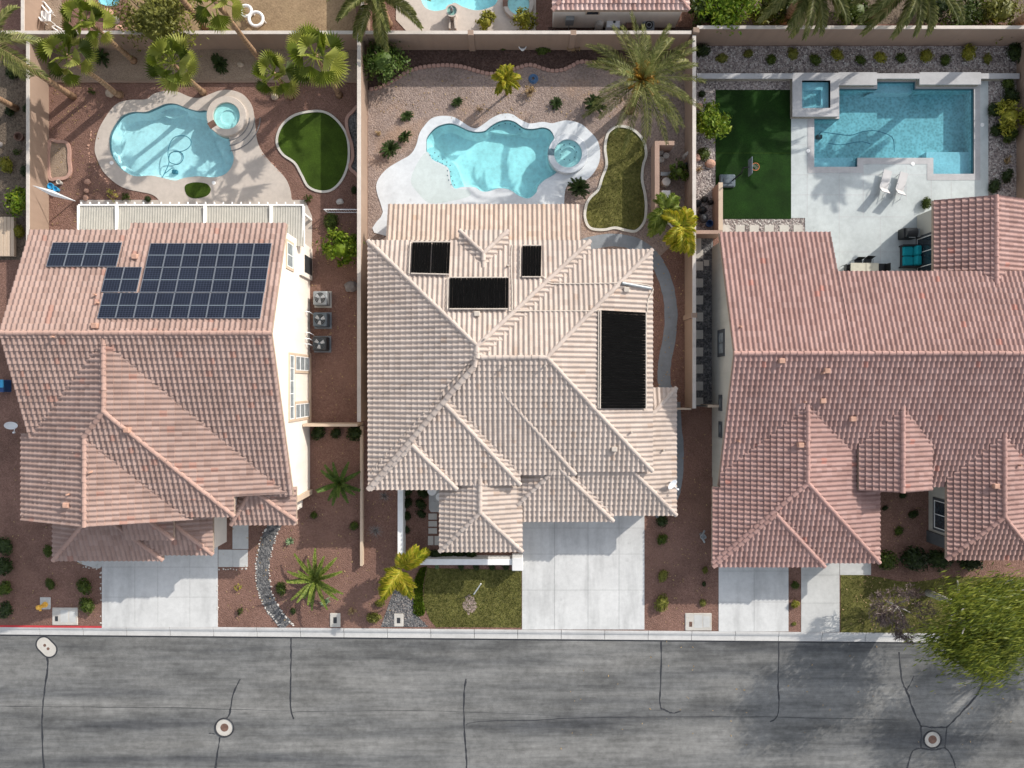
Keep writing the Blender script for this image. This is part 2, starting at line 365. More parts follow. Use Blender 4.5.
    def build(s, name, mat, parent=None, smooth=False, label=None):
        me = bpy.data.meshes.new(name); off = rootloc(parent) if parent else Vector((0, 0, 0))
        if s.v:
            a = np.array(s.v, dtype=float) - np.array(off); me.from_pydata(a.tolist(), [], s.f)
        if s.uv is not None:
            ul = me.uv_layers.new(name='tile'); ul.data.foreach_set('uv', np.array(s.uv, dtype=np.float32).ravel())
        me.materials.append(mat); me.validate(); me.update()
        if smooth: me.polygons.foreach_set('use_smooth', [True] * len(me.polygons))
        o = bpy.data.objects.new(name, me); C.objects.link(o)
        if parent: o.parent = parent
        if label: o['label'] = label
        return o
def tag(o, label=None, cat=None, group=None, kind=None):
    if label: o['label'] = label
    if cat: o['category'] = cat
    if group: o['group'] = group
    if kind: o['kind'] = kind
    return o
def empty(name, loc, label, cat, group=None):
    o = bpy.data.objects.new(name, None); o.location = loc; o.empty_display_size = .3; C.objects.link(o); return tag(o, label, cat, group)
def single(name, mb, mat, base, label, cat, group=None, smooth=False):     # one-mesh thing with its origin at its base
    o = mb.build(name, mat, None, smooth); b = Vector(base)
    o.data.transform(Matrix.Translation(-b)); o.location = b; return tag(o, label, cat, group)
def struct(name, mb, mat): return tag(mb.build(name, mat), kind='structure')
def stuff(name, mb, mat): return tag(mb.build(name, mat), kind='stuff')
def copy_tree(o, parent=None):
    c = o.copy(); C.objects.link(c)
    if parent: c.parent = parent
    for ch in list(o.children): copy_tree(ch, c)
    return c
def smooth_closed(pts, k=6):
    out = []; n = len(pts)
    for i in range(n):
        p0, p1, p2, p3 = [Vector(pts[(i + j) % n]) for j in (-1, 0, 1, 2)]
        for t in range(k):
            t /= k; out.append(tuple(.5 * ((2 * p1) + (-p0 + p2) * t + (2 * p0 - 5 * p1 + 4 * p2 - p3) * t * t + (-p0 + 3 * p1 - 3 * p2 + p3) * t ** 3)))
    return out
def smooth_open(pts, k=6):
    out = []; n = len(pts)
    for i in range(n - 1):
        p0, p1, p2, p3 = [Vector(pts[max(0, min(n - 1, i + j))]) for j in (-1, 0, 1, 2)]
        for t in range(k):
            t /= k; out.append(tuple(.5 * ((2 * p1) + (-p0 + p2) * t + (2 * p0 - 5 * p1 + 4 * p2 - p3) * t * t + (-p0 + 3 * p1 - 3 * p2 + p3) * t ** 3)))
    out.append(tuple(pts[-1])); return out
def ccw(pts):
    a = sum(pts[i][0] * pts[(i + 1) % len(pts)][1] - pts[(i + 1) % len(pts)][0] * pts[i][1] for i in range(len(pts)))
    return list(pts) if a > 0 else list(pts)[::-1]
def inset(pts, d):                                  # pts ccw
    n = len(pts); out = []
    for i in range(n):
        a, b = Vector(pts[i - 1]), Vector(pts[(i + 1) % n]); t = (b - a).normalized()
        out.append((pts[i][0] - t.y * d, pts[i][1] + t.x * d))
    return out
def circle(x, y, r, n=32): return [(x + r * math.cos(2 * math.pi * i / n), y + r * math.sin(2 * math.pi * i / n)) for i in range(n)]

# ---------------------------------------------------------------- tiled roofs
PER, CRS = .30, .38
class Roof:
    def __init__(s): s.tv = []; s.tf = []; s.tuv = []; s.caps = []; s.deck = MB(); s.np = 0
    def block(s, foot, planes, ridges=True, skip=(), clips=()):
        """foot: (x0,x1,y0,y1); planes: {side: (eave position, eave height, pitch)} sides L R F B"""
        x0, x1, y0, y1 = foot; eq = {}
        for k, (p, e, q) in planes.items():
            eq[k] = {'L': (q, 0, e - q * p), 'R': (-q, 0, e + q * p), 'F': (0, q, e - q * p), 'B': (0, -q, e + q * p)}[k]
        keys = list(eq)
        for k in keys:
            poly = [(x0, y0), (x1, y0), (x1, y1), (x0, y1)]
            a = eq[k]
            for j in keys + list(clips):
                if j == k: continue
                if isinstance(j, tuple): cl = j
                else: b = eq[j]; cl = (b[0] - a[0], b[1] - a[1], b[2] - a[2])
                out = []
                for i in range(len(poly)):
                    P, Q = poly[i], poly[(i + 1) % len(poly)]
                    dp = cl[0] * P[0] + cl[1] * P[1] + cl[2]; dq = cl[0] * Q[0] + cl[1] * Q[1] + cl[2]
                    if dp >= -1e-9: out.append(P)
                    if (dp > 1e-9 and dq < -1e-9) or (dp < -1e-9 and dq > 1e-9):
                        t = dp / (dp - dq); out.append((P[0] + (Q[0] - P[0]) * t, P[1] + (Q[1] - P[1]) * t))
                poly = out
                if len(poly) < 3: break
            if len(poly) < 3: continue
            z = lambda p: a[0] * p[0] + a[1] * p[1] + a[2]
            p3 = [Vector((p[0], p[1], z(p))) for p in poly]
            u, vh = {'L': ((0, -1, 0), (1, 0)), 'R': ((0, 1, 0), (-1, 0)), 'F': ((1, 0, 0), (0, 1)), 'B': ((-1, 0, 0), (0, -1))}[k]
            pos, e, q = planes[k]; v = Vector((vh[0], vh[1], q)).normalized(); u = Vector(u)
            org = Vector((pos, 0, e)) if k in 'LR' else Vector((0, pos, e))
            s.plane(p3, u, v, org)
            if ridges:
                n = len(poly)
                for i in range(n):
                    P, Q = poly[i], poly[(i + 1) % n]
                    for j in keys:
                        if j <= k or (k + j) in skip or (j + k) in skip: continue
                        b = eq[j]; g = lambda p: (b[0] - a[0]) * p[0] + (b[1] - a[1]) * p[1] + b[2] - a[2]
                        if abs(g(P)) < 1e-6 and abs(g(Q)) < 1e-6: s.cap(p3[i], p3[(i + 1) % n])
    def plane(s, p3, u, v, org, tiles=True):
        n = u.cross(v).normalized()
        if n.z < 0: n = -n
        m = len(p3); area = sum((p3[i].x * p3[(i + 1) % m].y - p3[(i + 1) % m].x * p3[i].y) for i in range(m))
        if area < 0: p3 = p3[::-1]
        # deck slab
        b = len(s.deck.v); lo = [p - Vector((0, 0, .02)) for p in p3]; hi = lo; dn = [p - Vector((0, 0, .20)) for p in p3]
        s.deck.add(lo + dn, [tuple(range(m)), tuple(range(2 * m - 1, m - 1, -1))] + [(i + m, (i + 1) % m + m, (i + 1) % m, i) for i in range(m)])
        U = [(p - org).dot(u) for p in p3]; V = [(p - org).dot(v) for p in p3]
        n_s = 6; du = PER / n_s
        iu0 = math.floor(min(U) / PER) * n_s; iu1 = math.ceil(max(U) / PER) * n_s
        k0 = math.floor(min(V) / CRS); k1 = math.ceil(max(V) / CRS)
        us = np.arange(iu0, iu1 + 1) * du; NU = len(us)
        ph = (np.arange(iu0, iu1 + 1) % n_s)
        prof = np.array([0.0, .018, .058, .077, .062, .022])[ph]
        rows = []; rv = []
        for k in range(k0, k1):
            rv += [k * CRS, (k + 1) * CRS]; rows += [.078, .006]
        rv = np.array(rv); rows = np.array(rows); NV = len(rv)
        jit = np.random.uniform(-.004, .004, (NV, NU // n_s + 2)); jj = np.repeat(jit, n_s, axis=1)[:, :NU]
        vsag = np.zeros((NV, NU)); vsag += np.random.uniform(-.006, .006, (NV, NU // n_s + 2)).repeat(n_s, axis=1)[:, :NU]
        UU, VV = np.meshgrid(us, rv); HH = rows[:, None] + prof[None, :] + jj * .6
        VV2 = VV + vsag * (rows[:, None] > .03)
        O = np.array(org); P = O + UU[..., None] * np.array(u) + VV2[..., None] * np.array(v) + HH[..., None] * np.array(n)
        P = P.reshape(-1, 3)
        i, j = np.meshgrid(np.arange(NV - 1), np.arange(NU - 1), indexing='ij')
        q = np.stack([i * NU + j, i * NU + j + 1, (i + 1) * NU + j + 1, (i + 1) * NU + j], -1).reshape(-1, 4)
        # cull quads fully outside one edge
        uf = UU.ravel(); vf = VV.ravel(); keep = np.ones(len(q), bool); cut = np.zeros(len(q), bool)
        edges = []
        for a in range(m):
            A = np.array([(p3[a] - org).dot(u), (p3[a] - org).dot(v)]); B = np.array([(p3[(a + 1) % m] - org).dot(u), (p3[(a + 1) % m] - org).dot(v)])
            d = B - A
            if np.hypot(*d) < 1e-6: continue
            nd = np.array([-d[1], d[0]]) / np.hypot(*d); cen = np.array([np.mean(U), np.mean(V)])
            if (cen - A) @ nd < 0: nd = -nd
            dist = (uf - A[0]) * nd[0] + (vf - A[1]) * nd[1]
            keep &= (dist[q].max(1) > -1e-4); edges.append((A, nd))
        q = q[keep]
        if not len(q): return
        used, inv = np.unique(q, return_inverse=True); P = P[used]; q = inv.reshape(-1, 4)
        me = bpy.data.meshes.new('t'); me.from_pydata(P.tolist(), [], q.tolist()); bm = bmesh.new(); bm.from_mesh(me); bpy.data.meshes.remove(me)
        for A, nd in edges:
            co = org + u * A[0] + v * A[1]; no = u * nd[0] + v * nd[1]
            bmesh.ops.bisect_plane(bm, geom=bm.verts[:] + bm.edges[:] + bm.faces[:], plane_co=co, plane_no=-no, dist=1e-5, clear_outer=True)
        bm.verts.index_update(); base = len(s.tv)
        s.tv += [tuple(x.co) for x in bm.verts]; s.np += 1; off = (s.np * 37, s.np * 53)
        for f in bm.faces:
            s.tf.append(tuple(base + x.index for x in f.verts)); c = f.calc_center_median() - org
            cu = math.floor(c.dot(u) / PER + .5 / 6) + .5 + off[0]; cv = math.floor(c.dot(v) / CRS - .02) + .5 + off[1]
            s.tuv += [(cu, cv)] * len(f.verts)
        bm.free()
    def cap(s, A, B, r=.135):
        A, B = (A, B) if A.z <= B.z else (B, A)
        L = (B - A).length
        if L < .25: return
        d = (B - A).normalized(); side = d.cross(Vector((0, 0, 1))).normalized(); up = side.cross(d).normalized()
        n = max(1, round(L / .42)); st = L / n; cm = MB(); cuv = []
        for i in range(n):
            a = A + d * (i * st - .02); b = A + d * ((i + 1) * st + .03); r0, r1 = r * 1.06, r * .92
            rj = random.uniform(-.012, .012); N = 7; vs = []
            for p, rr, l in ((a, r0, .055), (b, r1, .03)):
                for k in range(N + 1):
                    t = math.pi * (-.12 + 1.24 * k / N); vs.append(p + side * (rr * math.cos(t) + rj) + up * (rr * math.sin(t) * .95 + l - .01))
            fs = [(k, k + 1, N + 2 + k, N + 1 + k) for k in range(N)] + [tuple(range(N, -1, -1))]
            cm.add(vs, fs); cuv += [(len(cm.f) * 3.0 + .5 + len(s.caps) * 91, .5)] * (4 * N + N + 1)
        cm.uv = cuv; s.caps.append(cm)
    def build(s, parent, mat, capmat, deckmat, name='roof'):
        t = MB(); t.v = s.tv; t.f = s.tf; t.uv = s.tuv; r = t.build(name, mat, parent)
        s.deck.build('roof_eave', deckmat, r)
        for c in s.caps: c.build('ridge_cap', capmat, r)
        return r
# ---------------------------------------------------------------- helpers for the place
def offset(pts, d):                                 # mitred inset of a ccw polygon (d>0 = inwards)
    n = len(pts); out = []
    for i in range(n):
        p, a, b = Vector(pts[i]), Vector(pts[i - 1]), Vector(pts[(i + 1) % n])
        t1 = (p - a).normalized(); t2 = (b - p).normalized(); n1 = Vector((-t1.y, t1.x)); n2 = Vector((-t2.y, t2.x))
        m = (n1 + n2) / max(.35, 1 + n1.dot(n2)); out.append((p.x + m.x * d, p.y + m.y * d))
    return out
KA, KB = (384 - 625.2) / 15.01, -.0085              # kerb line Y = KA + KB * (X + 34.1)
def YK(X): return KA + KB * (X + 34.1)
def poly_px(pts, z=0, k=5): return ccw(smooth_closed(WP(pts, z), k))
def quadpx(x0, y0, x1, y1, z=0):
    a, d = W(x0, y0, z); b, c = W(x1, y1, z); return [(a, c), (b, c), (b, d), (a, d)]

# ---------------------------------------------------------------- pool outlines
W1 = poly_px([(118, 120.6), (124, 115), (134, 112), (146, 112), (156, 108), (166, 104), (176, 104), (186.5, 108), (198, 111), (207, 111), (209, 120), (213, 130), (222, 136), (229, 138), (231, 148), (234, 158), (231, 168), (224, 175), (213, 177.5), (198, 176.5), (185, 178), (175, 180.5), (163, 178), (151, 175.7), (137, 176.5), (129, 174), (120.5, 168), (112, 156), (109.5, 144), (111, 132.5)])
D1 = poly_px([(95, 148), (98.5, 131), (107, 115.5), (117, 104), (130.6, 100), (146, 99.5), (154, 94), (166, 91), (178, 92), (190, 97), (200, 98), (212, 93.5), (219, 91), (228, 90), (238, 92), (246, 97), (252.5, 107), (255, 122), (257, 139), (261, 149.5), (269.4, 161), (281, 173), (288, 183), (291.5, 198), (291, 225), (170, 225), (160, 202), (152.6, 195), (141, 192), (127, 189), (115.4, 183), (103.5, 171.5), (97, 158)])
W2 = poly_px([(426.5, 146), (427, 138), (433, 130), (440, 125.5), (450, 123.5), (459, 126), (467.4, 130), (476, 132), (484.5, 131), (491, 126), (498, 122), (506.6, 120), (515, 122), (524, 128), (533, 129), (542.5, 127.5), (550, 130), (554, 137), (552, 145), (551, 154), (553, 163), (558, 170), (553.4, 175), (544, 180.6), (538, 187), (536, 193), (528.4, 198.6), (519, 196), (509.7, 190), (499, 188.4), (488, 191.6), (481, 191), (474.5, 187.3), (463, 187), (454.5, 188.5), (450.5, 180), (448.7, 169), (441.6, 164), (433, 160), (427, 153.5)])
D2 = poly_px([(383, 212), (376.5, 190), (378.6, 179), (387, 169), (398.6, 161.6), (410, 155), (416, 146), (419.4, 134), (424.4, 126), (431.6, 118.6), (441.6, 116), (453, 117), (461.6, 121.5), (470, 127), (476.7, 128.3), (484.5, 123.6), (491, 118.8), (500, 114.5), (511, 114), (520.6, 119.7), (530, 123.6), (542.5, 122), (552, 123.4), (558, 122), (567.5, 120.5), (580, 123.6), (589, 130.6), (597, 140), (600, 151), (598.8, 163.4), (592.5, 174.4), (584.7, 180.6), (570, 184), (565, 191.6), (564, 212), (564, 236), (386, 236)])
W3 = ccw(WP([(839, 89), (877, 89), (877, 82), (915, 82), (915, 89), (973.5, 89), (973.5, 174), (933, 174), (933, 158), (857, 158), (857, 167), (814, 167), (814, 119), (839, 119)]))
WN = poly_px([(416, -45), (420, -8), (424, 6), (434, 11), (446, 9), (454, 3), (463, 7), (476, 10.5), (489, 8), (497, 2), (500, -15), (492, -45)])
WT = poly_px([(96, -25), (98, 0), (104, 5), (112, 6), (119, 3), (122, -25)])

# ---------------------------------------------------------------- ground
g = [(-220, YK(-220)), (220, YK(220)), (220, 220), (-220, 220)]
struct('ground', MB().sheet(g, 0, [W1, W2, W3, WN, WT]), M['ground'])
b = MB(); b.sheet([(-220, YK(-220) - 12.4), (-220, YK(-220) - .55), (220, YK(220) - .55), (220, YK(220) - 12.4)][::-1], -.10); struct('road', b, M['asphalt'])
b = MB(); b.sheet([(-220, -220), (220, -220), (220, YK(220) - 12.9), (-220, YK(-220) - 12.9)], 0); struct('far_ground', b, M['ground'])
prof = [(0, -.35), (0, .014), (.13, .014), (.24, -.02), (.34, -.088), (.44, -.096), (.66, -.092), (.66, -.35)]
for nm, sgn, off in (('kerb', -1, 0), ('kerb', 1, -12.95)):
    b = MB(); x = -46.0
    while x < 46:
        x2 = x + 2.9; vs = []
        for xx in (x, x2 - .03): vs += [(xx, YK(xx) + off + sgn * d, z) for d, z in prof]
        n = len(prof); b.add(vs, [(i, i + 1, n + i + 1, n + i) if sgn > 0 else (i, n + i, n + i + 1, i + 1) for i in range(n - 1)] + [tuple(range(n)), tuple(range(2 * n - 1, n - 1, -1))]); x = x2
    struct(nm, b, M['kerb'])
b = MB()                                            # red no-parking paint on the kerb top
xa, xb = -46, W(102, 628)[0]
b.add([(xa, YK(xa) - .125, .018), (xb, YK(xb) - .125, .018), (xb, YK(xb) + .004, .018), (xa, YK(xa) + .004, .018)], [(0, 1, 2, 3)])
b.add([(xa, YK(xa) + .004, -.05), (xb, YK(xb) + .004, -.05), (xb, YK(xb) + .004, .018), (xa, YK(xa) + .004, .018)], [(3, 2, 1, 0)])
struct('kerb_paint', b, M['red_paint'])
b = MB()                                            # dark joint where asphalt meets the gutter
b.add([(-46, YK(-46) - .74, -.088), (46, YK(46) - .74, -.088), (46, YK(46) - .645, -.088), (-46, YK(-46) - .645, -.088)], [(0, 1, 2, 3)]); struct('gutter_joint', b, M['seal'])
def sealed(pts, w=.085):
    q = smooth_open(WP(pts, -.1), 6)
    q = [(x + random.uniform(-.02, .02), y + random.uniform(-.02, .02)) for x, y in q]
    struct('sealed_crack', MB().strip(q, w, -.096, .45), M['seal'])
for pts, w in (([(46, 655), (48, 662), (46, 680), (43, 705), (42, 730), (44, 770)], .11), ([(240, 679), (233, 695), (230, 712), (227, 718)], .10), ([(220, 737), (218, 750), (215, 770)], .10), ([(209, 733), (215, 734)], .06),
               ([(291, 637), (291, 660), (290.5, 690), (291, 710), (294, 719)], .09), ([(466, 679), (464, 695), (464, 725), (466, 750), (466.5, 770)], .10), ([(466, 725), (471, 722.5), (490, 721), (530, 720.5), (575, 718), (640, 717)], .04), ([(661, 640), (661, 672), (660, 704), (665, 710), (673, 713), (681, 711)], .09),
               ([(779, 642), (778, 682), (779, 700), (777, 716), (770, 722)], .08), ([(899, 652), (902, 680), (907, 692), (914, 712), (921, 726)], .11), ([(914, 676), (910, 684), (907, 690)], .06), ([(985, 668), (983, 682), (976, 696), (962, 712), (947, 727)], .11),
               ([(921, 726), (934, 727.5), (947, 727)], .10), ([(921, 726), (921, 748)], .09), ([(947, 727), (945, 748)], .09), ([(921, 748), (934, 750), (945, 748), (952, 757), (956, 770)], .09), ([(921, 748), (912, 752), (907, 770)], .09), ([(293, 712), (300, 712), (370, 710.5), (440, 711), (560, 716)], .022), ([(0, 706), (90, 707), (180, 708), (290, 711)], .028), ([(640, 717), (760, 717), (900, 720)], .028)):
    sealed(pts, w)
def sheet_struct(name, pts, z, mat, holes=()): return struct(name, MB().sheet(ccw(pts), z, holes), mat)
# yards: each its own sheet of gravel
sheet_struct('gravel_strip', WP([(51, 50), (361, 50), (361, 82), (51, 82)]), .05, M['tan_gravel'])
b = MB().band(WP([(51, 82), (361, 82)]), .12, -.02, .10); struct('gravel_kerb', b, M['wall_face'])
sheet_struct('pebble_bed', WP([(368, 50), (686, 50), (686, 232), (654, 262), (368, 262)]), .004, M['pink_gravel'], [W2])
bc = [(367, 90), (378, 88), (388, 84), (398, 78), (407, 72), (420, 68), (434, 66), (448, 65.5), (462, 67), (476, 71), (490, 74), (504, 72.5), (518, 68), (530, 65), (542, 68.5), (552, 71), (563, 70), (572, 66), (580, 62), (592, 63), (604, 67), (618, 71), (632, 73), (650, 72), (668, 66), (684, 62)]
bl = smooth_open(WP(bc), 5)
sheet_struct('mulch_bed', bl + WP([(686, 50), (367, 50)]), .010, M['mulch'])
e = MB(); run = []; acc = 0.0                        # scalloped bricks laid side by side along the curve
for i in range(len(bl) - 1):
    a, c = Vector(bl[i]), Vector(bl[i + 1]); L = (c - a).length; t = (c - a) / L; q = .30 - acc
    while q < L: run.append((a + t * q, t)); q += .30
    acc = L - (q - .30)
for m, t in run:
    nn = Vector((-t.y, t.x)); h = .13 + random.uniform(-.02, .02); L = .135; q = .115; vs = []
    for z, k in ((0, 1), (h * .7, 1), (h, .72)):
        for u, v in ((-1, -.6), (-.6, -1), (.6, -1), (1, -.6), (1, .6), (.6, 1), (-.6, 1), (-1, .6)): w_ = m + t * (u * L * k) + nn * (v * q * k); vs.append((w_.x, w_.y, z))
    e.add(vs, [tuple(range(16, 24))] + [(r * 8 + j, r * 8 + (j + 1) % 8, r * 8 + 8 + (j + 1) % 8, r * 8 + 8 + j) for r in range(2) for j in range(8)])
single('brick_edging', e, M['brick'], (*bl[len(bl) // 2], 0), 'wavy pink brick edging between dark mulch strip and pebble yard', 'edging')
sheet_struct('rock_bed', WP([(696, 46), (1017, 46), (1017, 240), (935, 240), (935, 232), (696, 232)]), .004, M['river_rock'], [W3])
sheet_struct('rock_path_bed', WP([(692, 232), (713, 232), (713, 406), (692, 406)]), .004, M['dark_rock'])
sheet_struct('dirt_yard', WP([(128, 33), (356, 33), (356, -160), (128, -160)]), .004, M['dirt'])
sheet_struct('neighbour_gravel', WP([(697, 26), (1060, 22), (1060, -160), (735, -160), (735, 26)]), .004, M['soil'])
sheet_struct('neighbour_pavers', WP([(21, 33), (62, 33), (62, -60), (21, -60)]), .006, M['tan_gravel'])
sheet_struct('neighbour_yard', WP([(-160, 260), (33, 260), (33, 60), (-160, 60)]), .004, M['soil'])
sheet_struct('neighbour_side_yard', WP([(-160, 620), (-2, 620), (12, 430), (-160, 430)]), .004, M['ground'])
# pool decks and patios
struct('pool_deck', MB().prism(D1, -.1, .035, [W1]), M['deck_cream'])
sheet_struct('patio', WP([(80, 200), (305, 200), (312, 216), (312, 238), (312, 276), (80, 276)]), .014, M['deck_cream'])
struct('pool_deck', MB().prism(D2, -.1, .035, [W2]), M['deck_white'])
sheet_struct('wet_beach', smooth_closed(WP([(427, 152), (433, 161), (441, 165), (448, 170), (449.5, 180), (452, 188), (458, 189), (468, 190), (470, 196), (452, 201), (430, 203), (418, 193), (411, 181), (417, 164)]), 5), .039, M['wet_beach'])
struct('pool_deck', MB().prism(ccw(WP([(408, 33), (536, 33), (536, -80), (396, -80), (396, 20)])), -.1, .03, [WN]), M['deck_cream'])
pat = ccw(WP([(791, 74), (988, 74), (988, 296), (805, 296), (805, 218), (791, 218)]))
struct('patio', MB().prism(pat, -.1, .030, [W3]), M['patio'])
struct('pool_coping', MB().prism(offset(W3, -.42), -.02, .045, [W3]), M['coping'])
b = MB()
for p in ([(807, 120), (807, 217)], [(839, 174), (839, 217)], [(863, 166), (863, 217)], [(906, 166), (906, 200)], [(931, 178), (931, 203)], [(951, 182), (951, 200)], [(791, 145), (806, 145)], [(791, 175), (931, 175)], [(791, 195), (903, 195)], [(839, 217), (905, 217)], [(839, 252), (915, 252)], [(839, 217), (839, 280)], [(880, 217), (880, 280)]):
    b.band(WP(p), .028, .0302, .0325)
struct('patio_joint', b, M['coping'])
# artificial turf, lawns
K1 = poly_px([(277, 142.6), (281, 127.4), (293, 116.4), (308.4, 112), (323.6, 112), (335.5, 119), (345.6, 132.5), (349, 147.7), (348, 164.7), (342, 180), (332, 190), (320, 191.7), (308.4, 186.7), (301.6, 174.8), (294.8, 163), (283, 154.5)])
sheet_struct('turf_patch', K1, .02, M['turf_light']); struct('turf_edging', MB().band(K1, .15, -.02, .07, True), M['edging'])
K2 = poly_px([(185, 189), (187, 184.5), (196, 182.5), (207, 184), (211, 190), (207, 196), (196, 198.5), (188, 196)])
struct('turf_patch', MB().prism(K2, .03, .05), M['turf_light'])
sheet_struct('turf_lawn', WP([(715.5, 90), (791, 90), (791, 219), (715.5, 219)]), .024, M['turf'])
L2 = poly_px([(605, 150), (606, 140), (609, 132), (617, 127), (627, 127.5), (637, 133), (644, 143), (646, 155), (643, 166), (642, 180), (645, 195), (646, 208), (644, 222), (636, 231), (626, 230.5), (615, 228), (603, 230), (590, 228), (585, 218), (586, 206), (590, 198), (598, 190), (602, 178), (606.5, 165)])
sheet_struct('lawn', L2, .016, M['lawn']); struct('lawn_edging', MB().band(L2, .17, -.02, .08, True), M['edging'])
L3 = ccw(WP([(427, 568), (521.5, 570), (521.5, 627.5), (436, 627), (430, 620), (425, 608), (423.5, 596), (424.5, 582)]))
sheet_struct('lawn', L3, .012, M['lawn'])
GCV = ccw(smooth_open(WP([(427, 566), (424, 580), (423, 596), (425, 612), (418, 616), (413.5, 612), (414, 595), (415, 580), (420, 568)]), 4))
sheet_struct('groundcover_bed', GCV, .010, M['lawn'])
L4 = ccw(WP([(840.5, 575), (860, 575), (880, 577), (897, 581), (912, 582), (930, 580), (948, 577), (1060, 577), (1060, 635), (840.5, 633)]))
sheet_struct('lawn', L4, .012, M['lawn'])
# driveways laid in slabs, walks, pads
def slabs(name, xs, ys, mat, z=.02, gap=.016):
    b = MB(); jb = MB()
    for j in range(len(ys) - 1):
        for i in range(len(xs) - 1):
            (a, c), (d, e2) = W(xs[i], ys[j + 1]), W(xs[i + 1], ys[j]); b.box(a + gap / 2, d - gap / 2, c + gap / 2, e2 - gap / 2, -.08, z + random.uniform(-.002, .002))
    (a, c), (d, e2) = W(xs[0], ys[-1]), W(xs[-1], ys[0]); jb.box(a + .01, d - .01, c + .01, e2 - .01, -.07, z - .012)
    struct('driveway_joint', jb, M['joint']); return struct(name, b, mat)
slabs('driveway', [102, 135, 158, 190, 218], [535, 567, 597, 627], M['drive'])
slabs('driveway', [522, 554.5, 588, 619, 644.5], [500, 528, 554, 590, 629.5], M['drive'])
slabs('driveway', [718.5, 754, 788.5], [548, 571, 602, 631.5], M['drive'])
slabs('walkway', [801, 839.5], [545, 575, 603, 632], M['walk'])
slabs('walkway', [839.8, 871], [562, 575], M['walk'])
slabs('walkway', [218.3, 233, 248], [549.5, 567], M['walk']); slabs('walkway', [232.5, 248.5], [515, 549], M['walk'])
sheet_struct('walkway', smooth_closed(WP([(74, 556), (78, 562), (88, 566), (101.5, 567), (101.5, 545), (74, 545)]), 4), .012, M['walk'])
sheet_struct('gravel_strip', WP([(789, 545), (800.5, 545), (800.5, 632), (789, 632)]), .006, M['ground'])
# stone paths and dry creeks
ck = smooth_open(WP([(287, 508), (274, 526), (268, 540), (264, 556), (262.5, 575), (265, 592), (271, 606), (278, 616), (287, 626)]), 6)
struct('dry_creek', MB().strip(ck, .85, .008, .08), M['dark_rock'])
sheet_struct('dry_creek', WP([(394, 577), (405, 574), (411, 588), (414, 606), (416, 614), (428, 627), (381, 627), (388, 606), (393, 592)]), .007, M['dark_rock'])
sheet_struct('bark_patch', [(W(470, 605)[0] + math.cos(k * .209) * .42 * (1 + .5 * noise.noise(Vector((k * .9, 3.3, 0)))), W(470, 605)[1] + math.sin(k * .209) * .62 * (1 + .5 * noise.noise(Vector((k * .9, 8.3, 0))))) for k in range(30)], .016, M['pink_gravel'])
fp = smooth_open(WP([(578, 247), (592, 243), (612, 240), (632, 243), (648, 252), (660, 268), (668, 290), (671, 315), (669, 340), (665, 360), (664, 380), (668, 400)]), 5)
struct('flagstone_path', MB().strip(fp, .85, .010, .06), M['flag'])
struct('flagstone_path', MB().strip(smooth_open(WP([(676, 402), (677, 425), (679, 445), (679, 465), (677, 485), (672, 500), (655, 516)]), 5), .6, .010, .06), M['flag'])
for i, y in enumerate((254, 266, 283, 300, 317, 334.5, 352, 369, 386, 402)):
    q = quadpx(694 + (i % 2) * .6, y - 4.4, 703, y + 4.4); struct('stepping_stone', MB().prism(q, -.02, .03), M['paver'])
for x in (706.5,): struct('stepping_stone', MB().prism(quadpx(704, 260, 709, 266), -.02, .03), M['paver'])
struct('stepping_stone', MB().prism(quadpx(694, 233, 701, 252.5), -.02, .05), M['paver'])
for x in (725, 740, 754, 769, 784, 798): struct('stepping_stone', MB().prism(quadpx(x - 4.6, 225, x + 4.6, 233), -.02, .03), M['paver'])
for q in (quadpx(428.5, 513.5, 437, 519.5), quadpx(428.5, 521, 437, 526.5), quadpx(428.5, 528, 437, 533.5), quadpx(428, 536, 433.5, 545), quadpx(434.5, 536, 440, 545)): struct('stepping_stone', MB().prism(q, -.02, .03), M['paver'])
struct('court_slab', MB().prism(ccw(WP([(429, 488), (445, 488), (445, 512), (431, 512), (429, 509)])), -.02, .03), M['walk'])

b = MB()
for pts in ([(715.6, 153.2), (790.9, 153.2)],): b.band(WP(pts), .02, .0235, .0255)
struct('turf_seam', b, M['turf_light'])
# loose stones: edging rows and rock-bed cobbles
def pebbles(spots, name, mat, r0, r1):
    b = MB()
    for x, y in spots:
        r = random.uniform(r0, r1); sx, sy, sz = r * random.uniform(.8, 1.3), r * random.uniform(.7, 1.1), r * random.uniform(.5, .8); a = random.uniform(0, 6.28); vs = []
        for z, k in ((-.3, .8), (.25, 1.0), (.75, .62)):
            for j in range(6):
                t = a + j * 1.047 + random.uniform(-.2, .2); vs.append((x + sx * k * math.cos(t), y + sy * k * math.sin(t), sz * z + .01))
        vs.append((x, y, sz))
        fs = [(i * 6 + j, i * 6 + (j + 1) % 6, i * 6 + 6 + (j + 1) % 6, i * 6 + 6 + j) for i in range(2) for j in range(6)] + [(12 + j, 12 + (j + 1) % 6, 18) for j in range(6)]
        b.add(vs, fs)
    return stuff(name, b, mat)
def along(pts, step, jit=.05):
    out = []
    for i in range(len(pts) - 1):
        a, c = Vector(pts[i]), Vector(pts[i + 1]); L = (c - a).length; n = max(1, int(L / step))
        out += [tuple(a.lerp(c, (k + random.random()) / n) + Vector((random.uniform(-jit, jit), random.uniform(-jit, jit)))) for k in range(n)]
    return out
